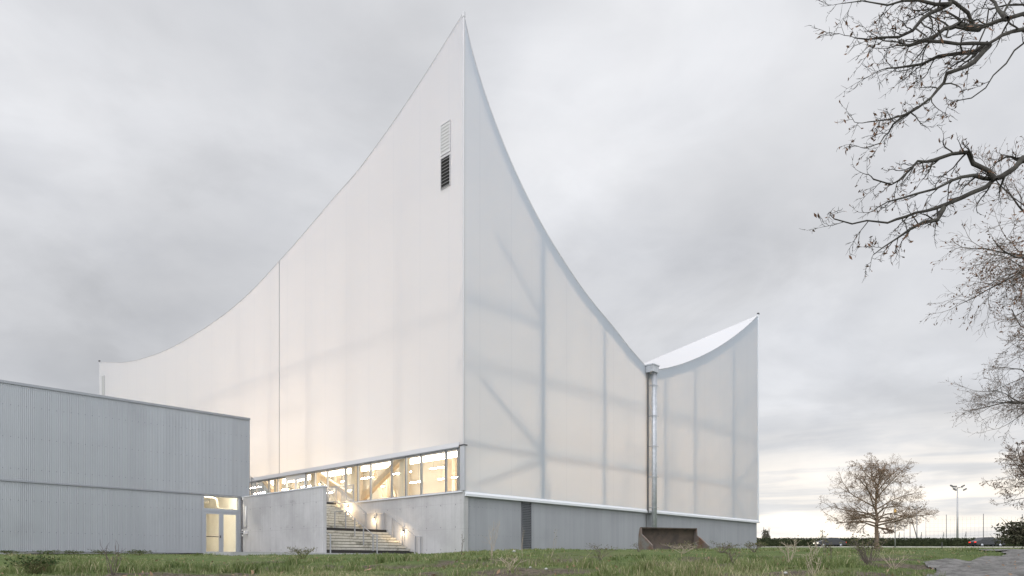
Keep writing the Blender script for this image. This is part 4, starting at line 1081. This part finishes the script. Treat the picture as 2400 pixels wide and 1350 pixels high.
# ------------------------------------------------------------------ floodlight masts, net poles, net, posts
MASTM = pbr('grey steel mast', (.36, .36, .37), .5, .3)
HEADM = pbr('dark lamp head', (.10, .10, .10), .5)
def mast(px, pytop, Y, label, nh=5, k=1.0):
    base = far(px, Y); zt = zz(pytop, Y)
    o = thing('floodlight_mast', label, 'mast', base)
    b = MB(); b.tube([base, (base[0], Y, zt)], [.26 * k, .10 * k], 10); b.build('pole', MASTM, o, True)
    b = MB(); b.box(base[0] - 1.2 * k, base[0] + 1.2 * k, Y - .06, Y + .06, zt - .08, zt + .04); b.box(base[0] - .06, base[0] + .06, Y - .9 * k, Y + .9 * k, zt - .08, zt + .04); b.build('crossarm', MASTM, o)
    for dx, dy, dz in ((-1.15, 0, .35), (0, .8, .35), (1.15, 0, .35), (-1.05, -.8, -.45), (1.05, -.8, -.45))[:nh]:
        c = Vector((base[0] + dx * k, Y + dy * k, zt + dz * k)); b = MB()
        b.bar(c + Vector((-.34 * k * (1 if dx <= 0 else .9), 0, .16 * k * (1 if dx < 0 else -1 if dx > 0 else 0))), c + Vector((.34 * k, 0, -.16 * k * (1 if dx < 0 else -1 if dx > 0 else 0))), .3 * k, .26 * k); b.build('lamp_head', HEADM, o)
    return o
mast(2244, 1143, 150, 'tall floodlight mast with five dark lamp heads behind the hedge')
mast(2149, 1191, 215, 'floodlight mast seen through the right side of the round oak')
mast(2119, 1233, 270, 'farthest small floodlight mast low beside the oak trunk', 3, .9)
def pole(px, pytop, Y, label, r=.07, m=HEADM):
    base = far(px, Y); o = thing('net_pole', label, 'pole', base, group='poles of the ball stop net')
    b = MB(); b.tube([base, (base[0], Y, zz(pytop, Y))], [r, r * .8], 8); b.build('shaft', m, o, True)
    b = MB(); b.ball((base[0], Y, zz(pytop, Y)), r * 1.05, 8, 5); b.build('cap', m, o, True); return o
YN = 140
pole(2133, 1213, YN, 'dark net pole with a slanting stay beside it, under the oak twigs')
pole(2170, 1214, YN + 14, 'pale thin net pole between the oak and the tall mast', .06, MASTM)
pole(2218, 1207, YN, 'dark net pole just left of the tall floodlight mast')
pole(2305, 1205, YN, 'dark net pole right of the tall floodlight mast')
pole(2396, 1206, YN, 'dark net pole at the right edge below the tree twigs')
base = far(2157, YN); o = thing('stay_pole', 'slanting dark stay leaning on a net pole right of the oak', 'stay', base)
b = MB(); b.tube([base, ((2136 - 1200) / F * YN, YN, zz(1214, YN))], .09, 8); b.build('shaft', HEADM, o, True)
b = MB(); b.box(base[0] - .2, base[0] + .2, YN - .2, YN + .2, base[2] - .2, base[2] + .1); b.build('foot', PALE_CONC, o)
# the net itself: thin cords, mostly air
NETM = pbr('grey net cord', (.25, .25, .25), .8)
xa, xb = far(2170, YN)[0], far(2405, YN)[0]
b = MB(); zt = zz(1211, YN); zb_ = EZ + 3.0
for x_ in np.arange(xa, xb, .8): b.box(x_ - .006, x_ + .006, YN - .006, YN + .006, zb_, zt)
for z_ in np.arange(zb_, zt, .8): b.box(xa, xb, YN - .019, YN - .007, z_ - .006, z_ + .006)
tag(b.build('ball_net', NETM), 'pale fine ball stop net strung between tall poles behind the hedge', 'net')
base = far(2098, 104); o = thing('street_lamp', 'slim grey street lamp before the hedge, right of the oak trunk', 'street lamp', base)
b = MB(); b.tube([base, (base[0], 104, zz(1203, 104))], [.09, .05], 8); b.build('pole', MASTM, o, True)
b = MB(); b.tube([(base[0], 104, zz(1203, 104)), (base[0], 104, zz(1196, 104))], [.16, .2], 10); b.ball((base[0], 104, zz(1195, 104)), .2, 10, 6); b.build('lamp_head', pbr('amber lamp head', (.55, .34, .10), .5), o, True)
for px, py, lab in ((2061, 1249, 'short dark fence post right behind the oak trunk'), (2108, 1247, 'short dark fence post between street lamp and the net pole stay'), (2160, 1247, 'short dark fence post at the foot of the slanting stay'), (2212, 1247, 'short dark fence post left of the tall mast'), (2264, 1246, 'short dark braced fence post right of the tall mast')):
    Y = 130; base = far(px, Y); o = thing('fence_post', lab, 'post', base, group='short posts above the hedge')
    b = MB(); b.tube([base, (base[0], Y, zz(py, Y))], .05, 6); b.build('shaft', HEADM, o, True)
    b = MB(); b.tube([(base[0] - .9 if px > 2100 else base[0] + .9, Y, base[2]), (base[0], Y, zz(py + 3, Y))], .035, 6); b.build('brace', HEADM, o, True)
base = far(2208, 66); o = thing('marker_post', 'thin black marker post standing on the green field', 'post', base)
b = MB(); b.tube([base, (base[0], 66, base[2] + .62)], .03, 8); b.build('shaft', DARKM, o, True)
b = MB(); b.ball((base[0], 66, base[2] + .64), .045, 8, 5); b.build('cap', DARKM, o, True)

# ------------------------------------------------------------------ cars on the road
CARM = pbr('dark grey car paint', (.045, .047, .052), .3, .3)
CARG = pbr('dark car glass', (.03, .035, .04), .1)
TYRE = pbr('black tyre', (.015, .015, .015), .8)
RED = emit('red tail lamp', (1, .06, .04), 2.2)
HEADL = emit('white head lamp', (1, .92, .78), 3.0)
def make_car(label, x0, flip):
    y0 = rd(x0) - 2.2; z0 = float(ground(x0, y0)) + .035
    o = thing('parked_car' if False else 'car', label, 'car', (x0, y0, z0), group='cars passing on the road')
    sg = -1 if flip else 1
    prof = [(-2.1, .32), (-2.12, .75), (-1.95, .93), (-1.5, 1.0), (-.95, 1.42), (.35, 1.45), (1.05, 1.02), (1.8, .90), (2.08, .70), (2.1, .32)]
    fn = lambda p, yv: (x0 + sg * p[0], y0 + yv, z0 + p[1])
    b = MB(); b.prism(prof, fn, -.85, .85); b.build('body', CARM, o, bevel=.06)
    for win in ([(-1.3, 1.03), (-.88, 1.36), (-.32, 1.38), (-.32, 1.03)], [(-.24, 1.03), (-.24, 1.38), (.32, 1.38), (.86, 1.03)]):
        b = MB(); b.prism(win, fn, -.865, -.852); b.build('window', CARG, o)
        b = MB(); b.prism(win, fn, .852, .865); b.build('window', CARG, o)
    for wx in (-1.3, 1.32):
        for yv in (-.80, .80):
            b = MB(); b.tube([(x0 + sg * wx, y0 + yv - .1, z0 + .31), (x0 + sg * wx, y0 + yv + .1, z0 + .31)], .31, 16); wh = b.build('wheel', TYRE, o, True)
            b = MB(); b.tube([(x0 + sg * wx, y0 + yv - .11, z0 + .31), (x0 + sg * wx, y0 + yv + .11, z0 + .31)], .18, 12); b.build('rim', GALV, wh, True)
    for yv in (-.62, .62):
        b = MB(); b.box(*sorted((x0 - sg * 2.16, x0 - sg * 1.9)), y0 + yv - .18, y0 + yv + .2, z0 + .68, z0 + .79); b.build('tail_light', RED, o)
        b = MB(); b.box(*sorted((x0 + sg * 2.12, x0 + sg * 1.95)), y0 + yv - .2, y0 + yv + .2, z0 + .56, z0 + .70); b.build('headlight', HEADL, o)
    return o
make_car('dark car with lit lamps on the road right of the oak', 69.0, False)
make_car('dark car with lit lamps on the road between the hall corner and the oak', 48.0, True)

# ------------------------------------------------------------------ loader bucket
RUST = pbr('rusty worn steel', (.10, .078, .062), .8, .2, noise=2.6, c2=(.055, .046, .040), bump=(14, .5, .02))
RUST_S = pbr('scraped grey rusty steel', (.17, .168, .165), .6, .3, noise=2.4, c2=(.15, .088, .06), bump=(14, .4, .02))
BY = 32.0; bxx = (1572 - 1200) / F * BY; bz = zz(1290.5, BY)
bk = thing('loader_bucket', 'large rusty steel digger bucket lying on the grass by the grey cladding', 'loader bucket', (bxx, BY, bz))
fw = Vector((.34, -.94, 0)).normalized(); sdv = Vector((fw.y * -1, fw.x, 0)); sdv = Vector((.94, .34, 0)).normalized()
BW = 1.42
def bp(u, s, z_): return Vector((bxx, BY, bz)) + fw * u + sdv * s + Vector((0, 0, z_))
prof = [(.86, .0), (.2, .0), (-.20, .01), (-.34, .10), (-.37, .35), (-.33, .70), (-.25, .97), (-.10, 1.01)]
b = MB()
inn = [(.86, .025), (.2, .03), (-.18, .045), (-.30, .13), (-.335, .36), (-.295, .69), (-.22, .94), (-.10, .98)]
b.grid([[bp(u, -BW, z_) for u, z_ in prof], [bp(u, BW, z_) for u, z_ in prof]])
b.grid([[bp(u, BW, z_) for u, z_ in inn], [bp(u, -BW, z_) for u, z_ in inn]])
b.grid([[bp(prof[-1][0], -BW, prof[-1][1]), bp(prof[-1][0], BW, prof[-1][1])], [bp(inn[-1][0], -BW, inn[-1][1]), bp(inn[-1][0], BW, inn[-1][1])]])
b.grid([[bp(prof[0][0], -BW, 0), bp(prof[0][0], BW, 0)], [bp(inn[0][0], -BW, inn[0][1]), bp(inn[0][0], BW, inn[0][1])]])
b.build('shell', RUST, bk, True)
sp = prof[:-1] + [(-.20, 1.015), (-.09, 1.01), (-.06, .74), (.02, .62), (.82, .20), (.88, .06)]
for s0, s1 in ((-BW - .035, -BW + .0), (BW, BW + .035)):
    b = MB(); b.prism(sp, lambda p, s: bp(p[0], s, p[1]), s0, s1); b.build('side_plate', RUST_S, bk, bevel=.006)
    b = MB(); b.bar(bp(-.02, (s0 + s1) / 2, .66), bp(.84, (s0 + s1) / 2, .17), .06, .07); b.build('side_edge', RUST_S, bk)
b = MB(); b.box(0, 0, 0, 0, 0, 0); b = MB(); b.bar(bp(.93, -BW - .03, .012), bp(.93, BW + .03, .012), .16, .03); b.build('cutting_edge', RUST, bk)
b = MB(); b.bar(bp(-.14, -BW - .03, 1.015), bp(-.14, BW + .03, 1.015), .10, .04); b.build('top_edge', RUST, bk)

# ------------------------------------------------------------------ weeds, stalks, shrubs, stones
STALK = pbr('dry pale stalk', (.34, .29, .22), .9)
STALK_D = pbr('dark dry stalk', (.11, .09, .075), .9)
WEED = leafmat('olive weed leaf', (.07, .085, .03), (.15, .13, .07))
def weed(name, label, px, py, h, w, n, m, leaf=0, seed=1, cat='weed', lm=None, kids=4, r=.006):
    p = Vector(hit(px, py)); sc_ = p.y / F; H = h * sc_; W = w * sc_; rr = random.Random(seed)
    o = thing(name, label, cat, tuple(p)); b = MB(); lv = []
    for i in range(n):
        an = rr.uniform(0, 6.28); k = rr.uniform(.1, .5) * W; hh = H * rr.uniform(.55, 1)
        top = p + Vector((math.cos(an) * k, math.sin(an) * k, hh)); mid = p.lerp(top, .5) + Vector((rr.gauss(0, .06) * W, rr.gauss(0, .06) * W, .04 * H))
        b.tube([p + Vector((rr.gauss(0, .02), rr.gauss(0, .02), -.02)), mid, top], [r, r * .8, r * .45], 4, False)
        for q in range(kids):
            a = mid.lerp(top, rr.random()); e = a + Vector((rr.gauss(0, .14) * W, rr.gauss(0, .14) * W, rr.uniform(.05, .22) * H)); b.tube([a, e], [r * .55, r * .3], 3, False); lv.append(e)
        lv.append(top)
    b.build('stems', m, o)
    if leaf: quads(np.array([tuple(q) for q in lv for _ in range(leaf)]) + rng.normal(0, .02, (len(lv) * leaf, 3)), .02, 'leaves', lm or WEED, o)
    return o
weed('dry_weed', 'tall pale dry weed of thin stalks before the grey base, left of the louvre', 1153, 1312, 95, 60, 5, STALK, 0, 1, r=.005)
weed('dry_weed', 'single pale stalk before the grey base, right of the louvre', 1292, 1306, 82, 30, 2, STALK, 1, 2, kids=2, r=.004)
weed('dry_weed', 'thin pale stalk at the foot of the tall louvre', 1224, 1306, 66, 26, 2, STALK, 0, 3, kids=2, r=.004)
weed('dry_weed', 'dark dry weed at the concrete corner of the hall', 1083, 1300, 60, 22, 3, STALK_D, 1, 4)
weed('bare_shrub', 'bare thin shrub of curved twigs in front of the left grey building', 262, 1348, 78, 60, 8, STALK_D, 0, 5, 'shrub', r=.006)
weed('bare_shrub', 'dark twiggy dead branches lying on the grass left of the bucket', 1406, 1312, 34, 80, 9, STALK_D, 1, 6, 'shrub')
weed('weed_clump', 'olive weeds growing in front of the bucket mouth', 1600, 1297, 26, 90, 16, STALK, 3, 7)
weed('weed_clump', 'dry tangled weeds right of the bucket', 1690, 1296, 24, 90, 16, STALK_D, 3, 8)
weed('weed_clump', 'brown weeds left of the bucket against the cladding', 1498, 1293, 26, 40, 6, STALK_D, 1, 9)
weed('weed_clump', 'green weeds at the right end of the grey base', 1768, 1294, 22, 60, 14, STALK_D, 4, 10)
weed('dry_weed', 'tall dark dry stalk with seed head left of the round oak', 1934, 1320, 76, 20, 2, STALK_D, 4, 11, kids=8)
weed('dry_weed', 'thin dark stalk right of the tall seed head', 1950, 1318, 50, 16, 2, STALK_D, 2, 12, kids=6)
weed('dry_weed', 'leaning dry weed between hall corner and seed head stalk', 1905, 1322, 60, 70, 6, STALK, 1, 13)
weed('dry_weed', 'tangled pale dry weed on the bank below the hall corner', 1848, 1322, 56, 70, 9, STALK, 1, 14)
weed('bare_shrub', 'dark bushy shrub on the bank below the round oak', 2036, 1330, 74, 84, 26, STALK_D, 2, 15, 'shrub', r=.006)
weed('dry_weed', 'fan of pale dry grass stalks left of the gravel track', 2096, 1334, 50, 90, 12, STALK, 0, 16, kids=0, r=.004)
weed('dry_weed', 'pale straw weed at the lower right edge of the bank', 1908, 1350, 50, 50, 6, STALK, 0, 17)
weed('dry_weed', 'pale broken stalks on bare soil in the foreground middle', 1195, 1338, 40, 90, 8, STALK, 0, 18, kids=2)
weed('dry_weed', 'dark dead weed on the bank in front of the bucket', 1716, 1322, 34, 60, 6, STALK_D, 1, 19)
weed('weed_clump', 'dark green leafy clump at the lower left corner', 80, 1345, 40, 100, 30, WEED, 3, 20, lm=leafmat('dark weed leaf', (.03, .055, .015), (.05, .08, .025)))
weed('weed_clump', 'leafy green clump on the bank before the stairs', 710, 1310, 26, 70, 18, WEED, 3, 21)
DKWEED = leafmat('dark low weed leaf', (.045, .065, .025), (.08, .10, .04))
for i, (px, lab) in enumerate(((25, 'far left'), (110, 'second'), (165, 'third'), (240, 'fourth'), (325, 'fifth'))):
    weed('weed_clump', 'small weed at the foot of the grey cladding, %s from the left' % lab if i else 'small weed at the foot of the grey cladding, leftmost', px, 1301, 11, 60, 16, WEED, 5, 30 + i, lm=DKWEED)
STONE = pbr('pale stone', (.36, .36, .34), .85, noise=9)
def stone(px, py, r, label, seed):
    p = hit(px, py); rr = random.Random(seed); k = p[1] / F * r; b = MB()
    b.ball((p[0], p[1], p[2] + k * .35), k, 9, 7, .75)
    b.v = [(a + rr.gauss(0, .05) * k, c + rr.gauss(0, .05) * k, e) for a, c, e in b.v]
    tag(b.build('stone', STONE, smooth=True), label, 'stone', 'loose stones on the bank')
stone(1552, 1347, 6, 'round pale green stone at the bottom edge below the bucket', 1)
stone(1841, 1346, 5, 'pale grey stone at the bottom edge below the hall corner', 2)
stone(1205, 1294, 4, 'small pale stone on the grass left of the tall louvre', 3)
stone(1280, 1336, 4, 'small white stone on the bare soil', 4)
stone(1243, 1333, 3, 'tiny grey stone left of the white stone on bare soil', 5)
